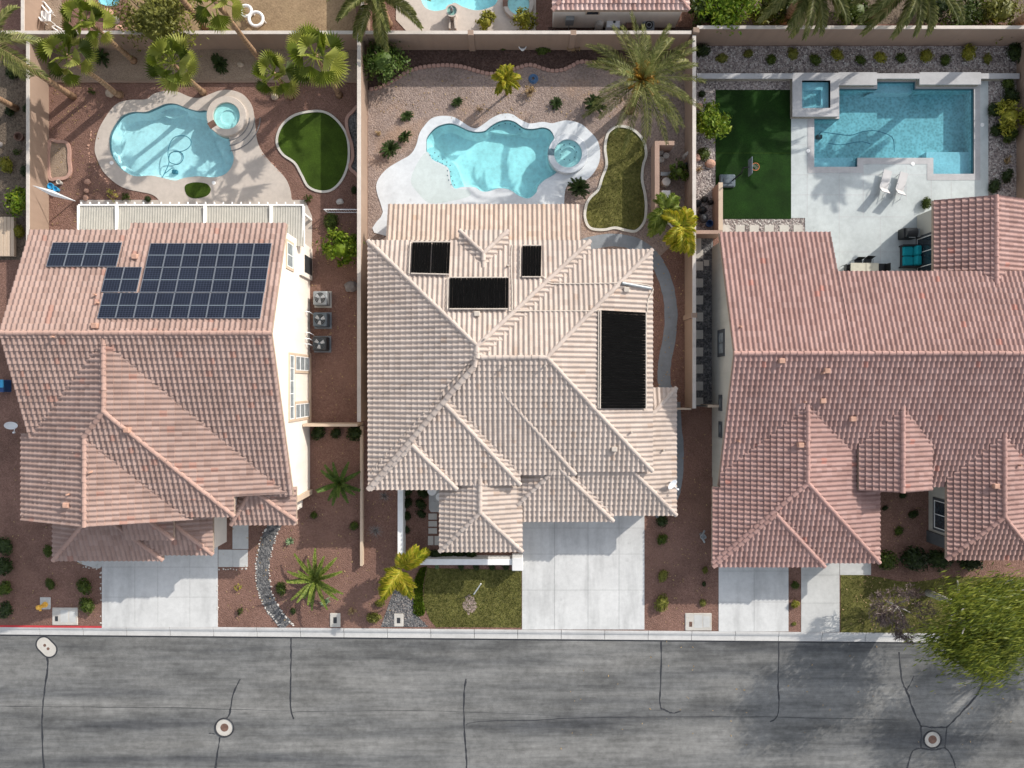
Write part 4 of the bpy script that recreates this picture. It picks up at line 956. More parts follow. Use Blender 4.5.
# ---- middle house
h2 = empty('house', (0, 0, 0), 'one storey house with cream tile hip roof and black pool heater mats', 'house')
rf = Roof(); q = .36; e = 3.7
rf.block((-8.78, 4.77, -.9, 8.75), {'L': (-8.78, e, q), 'R': (4.77, e, q), 'B': (8.75, e, .372), 'F': (-.9, e, 1.02)}, skip=('FL', 'FR', 'FB'))
rf.block((-8.775, 8.57, -5.32, 8.2), {'L': (-8.775, e - .014, q), 'R': (8.57, e, q), 'B': (8.2, e, .355), 'F': (-5.32, e, .345)}, skip=('FL', 'BL', 'LF', 'LB'))
rf.block((-8.77, 3.86, -5.51, 1.55), {'L': (-8.77, e - .028, q), 'R': (3.86, e, q), 'F': (-5.51, e, .32)}, skip=('FL', 'LR'))
rf.block((-8.765, .49, -6.15, -.3), {'L': (-8.765, e - .042, q), 'R': (.49, e, q), 'F': (-6.15, e, .32)}, skip=('FL', 'LR'))
rf.block((-8.76, -3.37, -6.43, -2.0), {'L': (-8.76, e - .05, q), 'R': (-3.37, e, q), 'F': (-6.43, e, .34)}, skip=('LR',))
rf.block((-3.2, -.25, 7.0, 9.36), {'L': (-3.2, 3.76, q), 'R': (-.25, 3.76, q), 'B': (9.36, 3.76, q)})
rf.block((-4.5, .62, -10.42, -5.7), {'L': (-4.5, 2.9, q), 'R': (.62, 2.9, q), 'F': (-10.42, 2.9, q)})
rf.block((-.75, 6.34, -8.6, -5.2), {'L': (-.75, 2.6, .345), 'R': (6.34, 2.6, .345), 'F': (-8.6, 2.6, .345)})
rf.block((4.0, 10.3, -8.22, -.25), {'R': (10.3, 2.58, .345), 'F': (-8.22, 2.58, .345), 'B': (-.25, 2.58, .345)})
A, B = Vector((-8.76, -6.43, e)), Vector((-2.15, 1.05, e + 2.36)); rf.cap(A, B, .165)          # long hip that the stepped blocks share
rf.cap(Vector((-2.15, 1.0, 6.06)), Vector((-2.01, 2.15, 6.15)))
h2roof = rf; rf.build(h2, M['tile_cream'], M['cap_cream'], M['deckwood_cream'])
r2 = Roof(); r2.block((-7.8, 4.28, 8.5, 11.27), {'B': (11.27, 2.5, .30)}); pr_ = r2.build(h2, M['tile_peach'], M['cap_cream'], M['deckwood_cream'], 'patio_roof')
b = MB(); b.box(-8.3, .02, -5.75, 8.25, -.1, 3.62); b.box(.02, 4.3, -4.95, 8.24, -.1, 3.61); b.box(4.3, 8.1, -4.75, 7.7, -.1, 3.6); b.box(-4.1, .25, -9.9, -5.76, -.1, 2.82); b.box(.3, 9.85, -7.9, -5.0, -.1, 2.55); b.box(8.1, 9.85, -4.99, -.7, -.1, 2.52); b.build('wall', M['cream'], h2)
for x in (-7.5, -1.8, 4.0): MB().bevbox(x - .2, x + .2, 10.7, 11.1, 0, 2.4, .02).build('patio_post', M['cream'], h2)
garage_door(h2, .9, 5.6, -7.92, 2.2, M['trim']); garage_door(h2, 6.4, 9.2, -7.92, 2.2, M['trim'])
window_x(h2, -8.31, 3.5, 4.6, 1.0, 2.2, -1, 1, 1, M['white_paint'], M['glass'])
def mat_(corners, ribs_along, n):                    # ribbed black solar pool heater lying on the tiles
    p = [onroof(h2roof, px, py, .21) for px, py in corners]; b = MB(); pb = MB()       # order: TL TR BR BL in the picture
    for i in range(n):
        t0, t1 = (i + .04) / n, (i + .96) / n
        if n == 14 and i == 7: t0 += .35 / n
        if ribs_along == 'y': a, c, d, f = p[0].lerp(p[1], t0), p[0].lerp(p[1], t1), p[3].lerp(p[2], t1), p[3].lerp(p[2], t0)
        else: a, c, d, f = p[0].lerp(p[3], t0), p[0].lerp(p[3], t1), p[1].lerp(p[2], t1), p[1].lerp(p[2], t0)
        up = Vector((0, 0, .03)); b.add([a, c, d, f, a + up, c + up, d + up, f + up], [(4, 5, 6, 7), (0, 1, 5, 4), (1, 2, 6, 5), (2, 3, 7, 6), (3, 0, 4, 7)])
    o = b.build('pool_heater_mat', M['black_mat'], h2)
    r = .045; d = Vector((0, 0, .02))
    ed = ((0, 1), (3, 2)) if ribs_along == 'y' else ((0, 3), (1, 2))
    for i, j in ed: MB().tube([p[i] + d, p[j] + d], r, 8).build('header_pipe', M['deckwood_cream'], o)
    MB().tube([p[0] + d - Vector((.12, 0, 0)), p[3] + d - Vector((.12, 0, 0))], .035, 6).build('feed_pipe', M['deckwood_cream'], o)
mat_([(412.5, 242), (450.5, 242), (449, 274.5), (411, 273.5)], 'y', 14); mat_([(450, 277.5), (508.5, 277.5), (508, 309), (449.5, 309)], 'y', 21)
mat_([(522.5, 245.5), (541.5, 245.5), (541, 277), (522, 277)], 'y', 7); mat_([(600.5, 310), (646, 312.5), (646, 408.5), (600, 408.5)], 'x', 34)
for pts in ([(542, 276), (547, 280), (553, 283.5), (600, 283.5), (625, 283), (652, 287), (648, 300), (647, 312)], [(509, 311), (540, 311), (570, 311), (598, 311)], [(512, 310), (512, 290), (511, 262), (512, 245)]):
    MB().tube([onroof(h2roof, *p, .13) for p in smooth_open(pts, 4)], .04, 6).build('solar_pipe', M['deckwood_cream'], h2)
p = onroof(h2roof, 622, 283, .2); MB().tube([p, onroof(h2roof, 651, 288.5, .2)], .09, 8).build('pipe_manifold', M['grey_metal'], h2)
for px, py, k in ((477, 314, 'box'), (508, 266, 'pipe'), (505, 366, 'pipe'), (545, 366, 'pipe'), (614, 449, 'box'), (631, 432, 'pipe'), (626, 290, 'box'), (663, 450, 'pipe'), (485, 339, 'pipe')): vent(h2, rf, px, py, M['deckwood_cream'], k)
dish(h2, onroof(h2roof, 672, 484, .5), (.5, -.45, .7), .36)

# ---- right house
h3 = empty('house', (24, -1, 0), 'one storey house with red clay tile roof and grey walls beside the rectangular pool', 'house')
rf = Roof(); q = .376
Fm = (-6.45, 5.5 - q * 8.25, q)
rf.block((13.0, 19.95, -6.45, 9.5), {'F': Fm, 'B': (9.5, 5.5 - q * 7.7, q)})
rf.block((19.95, 39.0, -6.45, 6.88), {'F': Fm, 'B': (6.88, 5.5 - q * 5.08, q)})
P = {'L': (12.6, 2.6, .33), 'R': (23.05, 2.6, .33), 'F': (-11.2, 2.6, .33)}
rf.block((12.6, 23.05, -11.2, -6.45), P); rf.block((13.05, 23.05, -6.45, -1.2), P, clips=[(.33, -.376, -6.23), (-.33, -.376, 5.53)])
rf.block((12.59, 19.6, -11.45, -7.75), {'L': (12.59, 2.585, .33), 'R': (19.6, 2.6, .33), 'F': (-11.45, 2.6, .33)})
rf.block((21.35, 25.8, -6.55, -.7), {'L': (21.35, 3.45, q), 'R': (25.8, 3.45, q)})
rf.block((27.3, 33.0, -11.0, -2.8), {'L': (27.3, 2.6, q), 'R': (33.0, 2.6, q), 'F': (-11.0, 2.6, q)})
rf.block((26.4, 32.6, 5.7, 11.5), {'L': (26.4, 2.7, q), 'R': (32.6, 2.7, q)})
rf.build(h3, M['tile_red'], M['cap_red'], M['deckwood'])
b = MB(); xprism(b, [(-6.2, -.1), (9.1, -.1), (9.1, 2.6), (1.8, 5.25), (-6.2, 2.25)], 13.32, 19.7)
xprism(b, [(-6.1, -.1), (6.5, -.1), (6.5, 3.55), (1.8, 5.2), (-6.1, 2.2)], 19.7, 38.5)
b.box(13.36, 22.6, -10.8, -6.19, -.1, 2.52); b.box(27.75, 32.5, -10.5, -6.09, -.1, 2.52); b.box(21.8, 25.4, -6.3, -6.12, 2.4, 3.42); b.box(26.95, 32.1, 6.49, 11.2, -.1, 2.66)
b.build('wall', M['beige'], h3)
window_x(h3, 13.31, 1.9, 3.3, 1.55, 2.6, -1, 2, 1, M['dark_trim'], M['curtain'], M['dark_trim'])
window_x(h3, 13.31, -1.55, -.85, 1.75, 2.1, -1, 1, 1, M['dark_trim'], M['curtain'], M['dark_trim']); window_x(h3, 13.31, -3.25, -2.55, 1.75, 2.1, -1, 1, 1, M['dark_trim'], M['curtain'], M['dark_trim'])
window_x(h3, 27.74, -9.4, -7.6, .7, 2.2, -1, 2, 1, M['white_paint'], M['glass'], M['dark_trim'])
MB().box(27.60, 27.74, -10.5, -9.75, .0, 2.3).build('corner_trim', M['dark_trim'], h3)
window_x(h3, 26.94, 6.75, 9.6, .15, 2.3, -1, 3, 1, M['white_paint'], M['glass'], M['dark_trim'], 'sliding_door')
garage_door(h3, 13.8, 18.3, -10.82, 2.2, M['beige'])
for px, py, k in ((822, 401, 'box'), (852, 419, 'box'), (822, 373, 'pipe'), (800, 445, 'box'), (738, 441, 'pipe'), (995, 486, 'box'), (1018, 465, 'pipe'), (804, 402, 'pipe'), (826, 371, 'box'), (781, 361, 'box'), (740, 327, 'pipe')): vent(h3, rf, px, py, M['stone_pink'], k)
MB().bevbox(13.16, 13.355, -7.9, -7.5, 1.0, 1.6, .02).build('meter_box', M['paver'], h3); MB().bevbox(13.2, 13.355, -8.45, -8.2, 1.0, 1.5, .02).build('meter_box', M['paver'], h3)
m_ = MB(); m_.cyl(12.6, -10.0, 0, .95, .12, .10, 10); m_.tube([(12.6, -10.35, .8), (12.45, -10.1, .95), (12.45, -9.8, .95), (12.6, -9.6, .8)], .07, 8); m_.torus(12.45, -9.95, 1.0, .15, .04)
single('backflow_valve', m_, M['grey_metal'], (12.6, -10, 0), 'pale blue grey pipe valve standing under the left eave of the red roofed house', 'pipe valve')

# ---- neighbour behind the top wall
h4 = empty('house', (6.8, 29, 0), 'neighbour house with pale rose tile eave at the top edge above the back wall', 'house')
rf = Roof(); rf.block((2.55, 11.1, 23.48, 38.0), {'L': (2.55, 2.6, .37), 'R': (11.1, 2.6, .37), 'F': (23.48, 2.6, .37), 'B': (38.0, 2.6, .37)})
rf.build(h4, M['tile_rose'], M['cap_red'], M['deckwood'])
b = MB(); b.box(2.7, 10.85, 23.74, 37.6, -.1, 2.55); b.build('wall', M['cream'], h4)
f = MB(); f.box(4.7, 5.6, 23.68, 23.74, 1.7, 2.3); o = f.build('window', M['trim'], h4); MB().box(4.78, 5.52, 23.66, 23.70, 1.77, 2.22).build('pane', M['glass'], o)
sheet_struct('side_yard_strip', WP([(548, 33), (690, 33), (690, 27), (548, 27)]), .006, M['mulch'])
# ---------------------------------------------------------------- vegetation
def frand(a, b): return random.uniform(a, b)
def pinnate(mb, base, az, e0, L, droop, nl, ll, wid, spread=58, vee=.25, steps=10):
    p = Vector(base); pts = [p.copy()]; dirs = []; h = Vector((math.cos(az), math.sin(az), 0)); side = Vector((-h.y, h.x, 0))
    for i in range(steps):
        e = e0 - droop * ((i + .5) / steps) ** 1.3; d = h * math.cos(e) + Vector((0, 0, math.sin(e))); p = p + d * (L / steps); pts.append(p.copy()); dirs.append(d)
    # rachis as a flat tapering ribbon with a ridge
    vs = []
    for i, q in enumerate(pts):
        w = .035 * (1 - .8 * i / steps) * max(.6, L / 3); vs += [q - side * w, q + Vector((0, 0, w)), q + side * w]
    mb.add(vs, [f for i in range(steps) for f in ((3 * i, 3 * i + 1, 3 * i + 4, 3 * i + 3), (3 * i + 1, 3 * i + 2, 3 * i + 5, 3 * i + 4))])
    for k in range(nl):
        t = .10 + .9 * (k + frand(0, .6)) / nl; f = min(t * steps, steps - 1e-3); i = int(f); q = pts[i].lerp(pts[i + 1], f - i); d = dirs[i]; up = side.cross(d)
        if up.z < 0: up = -up
        l = ll * (.45 + .75 * math.sin(math.pi * min(1, t * .85 + .12))) * frand(.85, 1.12); sp = R(spread * (1 - .45 * t))
        for s in (-1, 1):
            v = (d * math.cos(sp) + side * s * math.sin(sp) + up * frand(vee - .15, vee + .15)).normalized()
            tip = q + v * l + Vector((0, 0, -.22 * l)); m = q + v * l * .55; c = v.cross(up).normalized() * wid
            mb.add([q - c * .6, q + c * .6, m + c, tip, m - c], [(0, 1, 2, 3, 4)])
def pinnate_palm(name, label, cat, px, py, h, r, nf, mat, group=None, nl=34, ll=.55, wid=.03, emin=-20, emax=80, droop=75, trunk=(.22, .16), fruit=False, bark='bark_palm', azs=None, lean=(0, 0)):
    x, y = W(px, py, h); root = empty(name, (x - lean[0], y - lean[1], 0), label, cat, group)
    if trunk: MB().tube([(x - lean[0] * (1 - t) , y - lean[1] * (1 - t), h * t) for t in (0, .15, .4, .7, 1)], [trunk[0] * 1.25, trunk[0], trunk[0] * .9, trunk[1], trunk[1] * 1.1], 10).build('trunk', M[bark], root, True)
    b = MB()
    for i in range(nf):
        t = (i + .5) / nf; e = R(emax + (emin - emax) * t ** .9 + frand(-7, 7))
        az = i * 2.39996 + frand(-.25, .25); k = 1
        if azs: az, k = azs[i % len(azs)]; az = R(az + frand(-8, 8)); e = R(frand(8, 40))
        pinnate(b, (x, y, h + .05), az, e, k * r * frand(.85, 1.1) * (.8 if t < .15 else 1), R(droop * frand(.75, 1.2)), nl, ll, wid)
    b.build('crown', M[mat], root)
    if fruit:
        c = MB()
        for i in range(42):
            a = frand(0, 6.28); e = R(frand(5, 70)); d = Vector((math.cos(a) * math.cos(e), math.sin(a) * math.cos(e), math.sin(e))); p = Vector((x, y, h + .35)); c.tube([p, p + d * .6, p + d * frand(.8, 1.25) - Vector((0, 0, .15))], [.03, .05, .075], 5)
        c.build('flower_stalks', M['date_fruit'], root)
    return root
def fan_palm(label, px, py, h, r, nl, seed, trunk=.17, group='fan palms along the back fence'):
    random.seed(seed); x, y = W(px, py, h); root = empty('fan_palm', (x, y, 0), label, 'palm tree', group)
    zs = [0, .3, h * .4, h * .75, h]; MB().tube([(x + frand(-.04, .04), y + frand(-.04, .04), z) for z in zs], [trunk * 1.6, trunk * 1.1, trunk * .85, trunk * .75, trunk * .9], 10).build('trunk', M['bark_palm'], root, True)
    b = MB()
    for i in range(nl):
        t = (i + .5) / nl; az = i * 2.39996 + frand(-.3, .3); e = R(78 - 118 * t + frand(-8, 8)); Lp = r * frand(.40, .62); Rb = r * frand(.42, .58)
        d = Vector((math.cos(az) * math.cos(e), math.sin(az) * math.cos(e), math.sin(e))); s = Vector((-math.sin(az), math.cos(az), 0)); n = s.cross(d)
        if n.z < 0: n = -n
        o = Vector((x, y, h)); hub = o + d * Lp - Vector((0, 0, .1 * Lp)); w = .025; b.add([o - s * w, o + s * w, hub + s * w, hub - s * w], [(0, 1, 2, 3)])
        d2 = (d - Vector((0, 0, .35))).normalized(); K = 15; vs = [hub]; rot = frand(-.35, .35)
        for k in range(K * 2 + 1):
            a = R(-82 + 164 * k / (2 * K)); v = d2 * math.cos(a) + s * math.sin(a) + n * (.16 if k % 2 else -.10) + n * ((-.3 if rot > 0 else .45) * abs(math.sin(a))); q = Rb * (1.0 if k % 2 else .60) * (1 - .16 * (abs(a) / 1.43) ** 2) * frand(.93, 1.05)
            vs.append(hub + v * q - Vector((0, 0, .16 * q if k % 2 else .03)))
        b.add(vs, [(0, k + 1, k + 2) for k in range(2 * K)])
    b.build('crown', M['fan'], root); return root
def leaf_cloud(mb, c, rad, n, size, clumps=0, long=1.0, bias=None, seed=0, low=-.35, shell=.55):
    random.seed(seed); cl = []
    for i in range(clumps):
        a = frand(0, 6.283); z = frand(low, 1); q = math.sqrt(max(0, 1 - z * z)); k = frand(shell, .95); cl.append((Vector((math.cos(a) * q * k, math.sin(a) * q * k, z * k)), frand(.22, .40)))
    for i in range(n):
        if cl:
            o, rr = random.choice(cl); a = Vector((random.gauss(0, .5), random.gauss(0, .5), random.gauss(0, .42))); p = o + a * rr
        else:
            a = frand(0, 6.283); z = frand(low, 1); q = math.sqrt(max(0, 1 - z * z)); k = frand(shell, 1.02) * (1 + .12 * math.sin(a * 3 + seed) * math.cos(z * 4)); p = Vector((math.cos(a) * q * k, math.sin(a) * q * k, z * k)); a = p
        P = Vector((c[0] + p.x * rad[0], c[1] + p.y * rad[1], c[2] + p.z * rad[2])); nrm = (Vector(p) * .8 + Vector((frand(-1, 1), frand(-1, 1), frand(-.4, 1)))).normalized()
        if bias: d = (Vector(bias) + Vector((frand(-.5, .5), frand(-.5, .5), frand(-.4, .3)))).normalized()
        else: d = Vector((frand(-1, 1), frand(-1, 1), frand(-.6, .6)))
        u = d - nrm * d.dot(nrm) if not bias else d
        if u.length < .05: u = Vector((1, 0, 0))
        u.normalize(); v = nrm.cross(u)
        if v.length < .05: v = Vector((0, 1, 0)).cross(u)
        v.normalize(); s = size * frand(.7, 1.3); l = s * long
        mb.add([P - u * l, P - u * l * .1 + v * s * .5, P + u * l, P - u * l * .1 - v * s * .5], [(0, 1, 2, 3)])
    return mb
def core(mb, c, rad, seed=0):
    random.seed(seed + 99); bm = bmesh.new(); bmesh.ops.create_icosphere(bm, subdivisions=2, radius=1); vs = []
    for v in bm.verts: k = 1 + .18 * noise.noise(v.co * 2.1 + Vector((seed, 0, 0))); vs.append((c[0] + v.co.x * k * rad[0], c[1] + v.co.y * k * rad[1], max(.02, c[2] + v.co.z * k * rad[2])))
    mb.add(vs, [tuple(v.index for v in f.verts) for f in bm.faces]); bm.free(); return mb
SHRUB = {}
def shrub_mesh(kind, var):
    key = (kind, var)
    if key in SHRUB: return SHRUB[key]
    b = MB(); sd = var * 7 + len(kind)
    if kind in ('green', 'dark', 'lime', 'gold', 'olive'):
        core(b, (0, 0, .42), (.66, .66, .48), sd); leaf_cloud(b, (0, 0, .45), (.95, .95, .62), 420, .13, 0, 1.2, None, sd)
    elif kind == 'loose':
        leaf_cloud(b, (0, 0, .45), (.95, .95, .6), 260, .12, 14, 1.3, None, sd); random.seed(sd)
        for i in range(16): a = frand(0, 6.28); q = frand(.4, .9); b.tube([(0, 0, 0), (math.cos(a) * q * .5, math.sin(a) * q * .5, .4), (math.cos(a) * q, math.sin(a) * q, .7)], [.03, .02, .008], 4)
    elif kind == 'sago':
        random.seed(sd)
        for i in range(26): pinnate(b, (0, 0, .25), i * 2.39996, R(frand(8, 70)), frand(.85, 1.05), R(50), 20, .20, .022, 65, .35, 6)
    elif kind in ('agave', 'agave_dark', 'agave_pale'):
        random.seed(sd)
        for i in range(22):
            t = (i + .5) / 22; az = i * 2.39996 + frand(-.2, .2); e = R(75 - 68 * t); L = frand(.8, 1.1) * (.75 if t < .25 else 1); w = .11 if kind != 'agave_pale' else .16; h = Vector((math.cos(az), math.sin(az), 0)); s = Vector((-h.y, h.x, 0)); vs = []; p = Vector((0, 0, .08))
            for k in range(7):
                f = k / 6; ww = w * (math.sin(math.pi * min(1, .18 + .82 * f)) ** .8) if k < 6 else .004; vs += [p - s * ww + Vector((0, 0, ww * .5)), p, p + s * ww + Vector((0, 0, ww * .5))]; ee = e - R(42) * f; p = p + (h * math.cos(ee) + Vector((0, 0, math.sin(ee)))) * L / 6
            b.add(vs, [f for k in range(6) for f in ((3 * k, 3 * k + 1, 3 * k + 4, 3 * k + 3), (3 * k + 1, 3 * k + 2, 3 * k + 5, 3 * k + 4))])
    elif kind in ('straw', 'twig_grey'):
        random.seed(sd)
        for i in range(90): a = frand(0, 6.28); q = frand(.3, 1); z = frand(.25, .8); b.tube([(0, 0, 0), (math.cos(a) * q * .45, math.sin(a) * q * .45, z * .75), (math.cos(a + frand(-.3, .3)) * q, math.sin(a + frand(-.3, .3)) * q, z)], [.02, .014, .006], 3)
        if kind == 'straw': leaf_cloud(b, (0, 0, .5), (.9, .9, .5), 120, .12, 6, 1.4, None, sd)
    elif kind == 'flower': leaf_cloud(b, (0, 0, .4), (.95, .95, .55), 160, .14, 8, 1.1, None, sd)
    mat = {'loose': 'green', 'agave': 'agave', 'agave_dark': 'agave_dark', 'agave_pale': 'agave_pale', 'straw': 'straw', 'twig_grey': 'twig_grey', 'flower': 'flower'}.get(kind, kind)
    o = b.build('shrub', M[mat]); me = o.data; bpy.data.objects.remove(o); SHRUB[key] = me; return me
NV = 0
def plant(name, cat, px, py, rpx, kind, label, group=None, zs=1.0, z=0):
    global NV; NV += 1; r = rpx / 15.0; x, y = W(px, py, .4 * r)
    o = bpy.data.objects.new(name, shrub_mesh(kind, NV % 3)); C.objects.link(o); o.location = (x, y, z); k = 1 + .18 * math.sin(NV * 2.7); o.scale = (r * k, r * (2 - k), r * zs * (1 + .25 * math.sin(NV * 1.9))); o.rotation_euler = (0, 0, NV * 1.7); return tag(o, label, cat, group)
def bush(name, label, px, py, r, h, mat, n, leaf, seed, cat='tree', clumps=26, trunk=True, long=1.15, group=None, base=.35, solid=True):
    x, y = W(px, py, h * .6); root = empty(name, (x, y, 0), label, cat, group); random.seed(seed); t = MB()
    for i in range(5):
        a = i * 1.26 + frand(-.3, .3); q = r * frand(.4, .7); t.tube([(x, y, 0), (x + math.cos(a) * q * .3, y + math.sin(a) * q * .3, h * .4), (x + math.cos(a) * q, y + math.sin(a) * q, h * .8)], [.09, .06, .02], 6)
    t.build('trunk', M['bark'], root); b = MB(); c = (x, y, h * .58); rad = (r, r, h * .42)
    if solid: core(b, c, (r * .5, r * .5, h * .26), seed)
    leaf_cloud(b, c, rad, n, leaf, clumps, long, None, seed, -.6); b.build('crown', M[mat], root); return root

# palms
fan_palm('fan palm with two tufted heads whose crown crosses the back wall at top left', 86, 20, 5.2, 1.55, 19, 1)
fan_palm('fan palm with ragged dark green crown just inside the top left yard corner', 66, 56, 5.5, 1.7, 17, 2)
fan_palm('round crowned fan palm standing directly above the kidney shaped pool', 172, 63, 4.2, 1.75, 21, 3)
fan_palm('short bushy fan palm left of the taller fan palm above the kidney turf', 274, 74, 3.3, 1.6, 19, 4)
fan_palm('tall fan palm with wide open fans above the kidney turf', 315, 55, 5.6, 2.0, 19, 5)
fan_palm('tall fan palm cut by the top edge, leaning trunk crossing the back wall', 215, 1, 7.2, 1.7, 17, 6, .19)
fan_palm('very tall palm with bare pale trunk behind the back wall, crown outside the picture', 131, -60, 9.0, 1.8, 22, 7, .2)
pinnate_palm('date_palm', 'large feathery palm with orange centre beside the back lawn', 'palm tree', 641, 82, 4.2, 3.9, 40, 'date', nl=44, ll=.40, wid=.017, emin=-12, emax=84, droop=58, trunk=(.3, .26), fruit=True)
pinnate_palm('date_palm', 'large palm with thick arching fronds at the top edge above the side wall', 'palm tree', 377, -6, 3.6, 3.3, 30, 'date', 'date palms cut off by the top edge', nl=46, ll=.42, wid=.032, emin=-15, emax=80, droop=70, trunk=(.3, .26))
pinnate_palm('date_palm', 'left of two arching palms at the top edge behind the rectangular pool yard', 'palm tree', 814, -20, 4.6, 3.6, 34, 'date', 'date palms cut off by the top edge', nl=46, ll=.46, wid=.034, emin=-20, emax=80, droop=72, trunk=(.3, .26))
pinnate_palm('date_palm', 'right of two arching palms at the top edge behind the rectangular pool yard', 'palm tree', 916, -22, 5.2, 3.9, 36, 'date', 'date palms cut off by the top edge', nl=46, ll=.46, wid=.034, emin=-20, emax=80, droop=72, trunk=(.3, .26))
pinnate_palm('date_palm', 'palm outside the top right corner that shades the rectangular pool', 'palm tree', 1092, -30, 7.0, 2.6, 34, 'date', nl=40, ll=.5, wid=.04, trunk=(.3, .26))
pinnate_palm('queen_palm', 'queen palm with long slanting trunk and crown cut by the left edge', 'palm tree', -6, 45, 7.0, 3.0, 13, 'date', 'queen palms at the left edge', nl=40, ll=.5, wid=.022, emin=-45, emax=70, droop=80, trunk=(.19, .13))
pinnate_palm('queen_palm', 'queen palm whose short visible trunk stub lies at the left edge', 'palm tree', -62, 65, 6.2, 2.6, 20, 'date', 'queen palms at the left edge', nl=36, ll=.5, wid=.03, emin=-45, emax=70, droop=80, trunk=(.19, .13))
pinnate_palm('areca_palm', 'skinny yellow palm standing between the wavy edging and the free form pool', 'palm tree', 506, 80, 2.2, .95, 13, 'yellow', 'yellow palms', nl=26, ll=.34, wid=.03, emin=-30, emax=80, droop=70, trunk=(.07, .06))
pinnate_palm('areca_palm', 'bright yellow green palm over the storage corner by the side wall', 'palm tree', 682, 226, 2.4, 1.55, 20, 'yellow', 'yellow palms', nl=36, ll=.48, wid=.035, droop=95, azs=[(-80, 1.25), (-95, 1.1), (-70, 1.3), (140, 1), (40, .7), (-110, 1.2), (100, .6), (-60, 1.0), (-130, .9), (75, .8), (0, .6)], emin=-40, emax=75, trunk=(.1, .08))
pinnate_palm('areca_palm', 'greener yellow palm beside the brighter one at the storage corner', 'palm tree', 666, 210, 2.0, 1.45, 13, 'agave', nl=32, ll=.44, wid=.034, emin=-40, emax=75, droop=90, azs=[(-125, 1.3), (-135, 1.1), (60, .9), (-110, 1.1), (120, .8), (20, .7), (-150, .9)], trunk=(.09, .07))
pinnate_palm('areca_palm', 'yellow palm with drooping fronds at the corner of the white courtyard wall', 'palm tree', 401, 569, 2.2, 1.9, 16, 'yellow', 'yellow palms', nl=40, ll=.46, wid=.036, droop=75, trunk=(.1, .08), azs=[(38, 1.3), (52, .9), (-128, 1.25), (-75, 1.15), (30, 1.05), (-140, 1.0), (-62, 1.0), (200, .6), (95, .5), (-100, .7)])
pinnate_palm('dwarf_palm', 'large green rosette of stiff arching fronds in the front gravel yard', 'palm', 316, 579, .7, 2.05, 21, 'agave', nl=70, ll=.17, wid=.045, emin=2, emax=72, droop=45, trunk=(.22, .2))
pinnate_palm('dwarf_palm', 'smaller dark green rosette of arching fronds in the shaded side yard', 'palm', 340, 483, .6, 1.5, 17, 'agave_dark', nl=46, ll=.18, wid=.04, emin=5, emax=72, droop=45, trunk=(.18, .16))
plant('agave', 'agave', 218, 27, 15, 'agave', 'pale green spiky plant behind the wall between leaning palm trunks')
# trees and big bushes
bush('tree', 'wide olive tree crown behind the back wall at the upper left', 156, 20, 2.6, 3.6, 'olive', 3600, .11, 11, clumps=40)
bush('tree', 'bright yellow green tree behind the wall beside the rose tiled neighbour house', 727, 1, 1.9, 3.2, 'lime', 3800, .12, 12, clumps=38)
bush('tree', 'darker green tree left of the yellow green one behind the wall', 703, 9, 1.1, 2.6, 'green', 1500, .12, 22, clumps=20)
bush('bush', 'large loose green bush in the corner below the date palm by the wall', 383, 62, 1.45, 2.0, 'agave_dark', 1900, .10, 13, 'bush', 30)
bush('tree', 'round bright lime green citrus tree in the red side yard', 341, 249, 1.2, 1.9, 'lime', 2300, .11, 14, clumps=24)
bush('tree', 'small bright green tree at the left edge of the turf lawn', 713, 121, 1.2, 1.9, 'lime', 2300, .11, 15, clumps=30)
bush('bush', 'yellow green bush in the bed right of the rectangular pool', 1010, 116, 1.05, 1.2, 'gold', 1000, .11, 16, 'bush', 20)
bush('bush', 'tall yellow shrub at the top edge beside the neighbour spa', 525, 20, .75, 1.6, 'gold', 700, .10, 17, 'bush', 14)
bush('bush', 'rounded yellow shrub behind the wall in front of the neighbour pool', 487, 22, .65, 1.0, 'gold', 600, .10, 18, 'bush', 14)
bush('bush', 'dark leafy bush at the left edge beside the far left wall', 21, 202, .95, 1.5, 'lime', 900, .11, 19, 'bush', 18)
bush('bush', 'leafy green bush inside the pink walled storage corner', 679, 172, .6, 1.5, 'green', 800, .10, 20, 'bush', 14)
for px, py, r, h, s in ((855, 12, 1.3, 1.3, 34), (780, 2, 1.4, 1.5, 35), (940, 2, 1.4, 1.6, 36), (965, 16, 1.5, 1.6, 31), (1000, 10, 1.6, 1.8, 32), (768, 12, 1.2, 1.4, 33)):
    bush('bush', {34: 'low dark bush between the two arching palms behind the wall', 35: 'dark bush under the left arching palm behind the wall', 36: 'dark bush under the right arching palm behind the wall', 31: 'dark bush behind the wall right of the arching palms', 32: 'yellowish bush behind the wall nearest the top right corner', 33: 'dull green bush behind the wall left of the arching palms'}[s], px, py, r, h, {31: 'green', 32: 'olive', 33: 'olive', 34: 'green', 35: 'green', 36: 'dark'}[s], 1000, .11, s, 'bush', 20, group='bushes behind the rectangular pool yard wall')
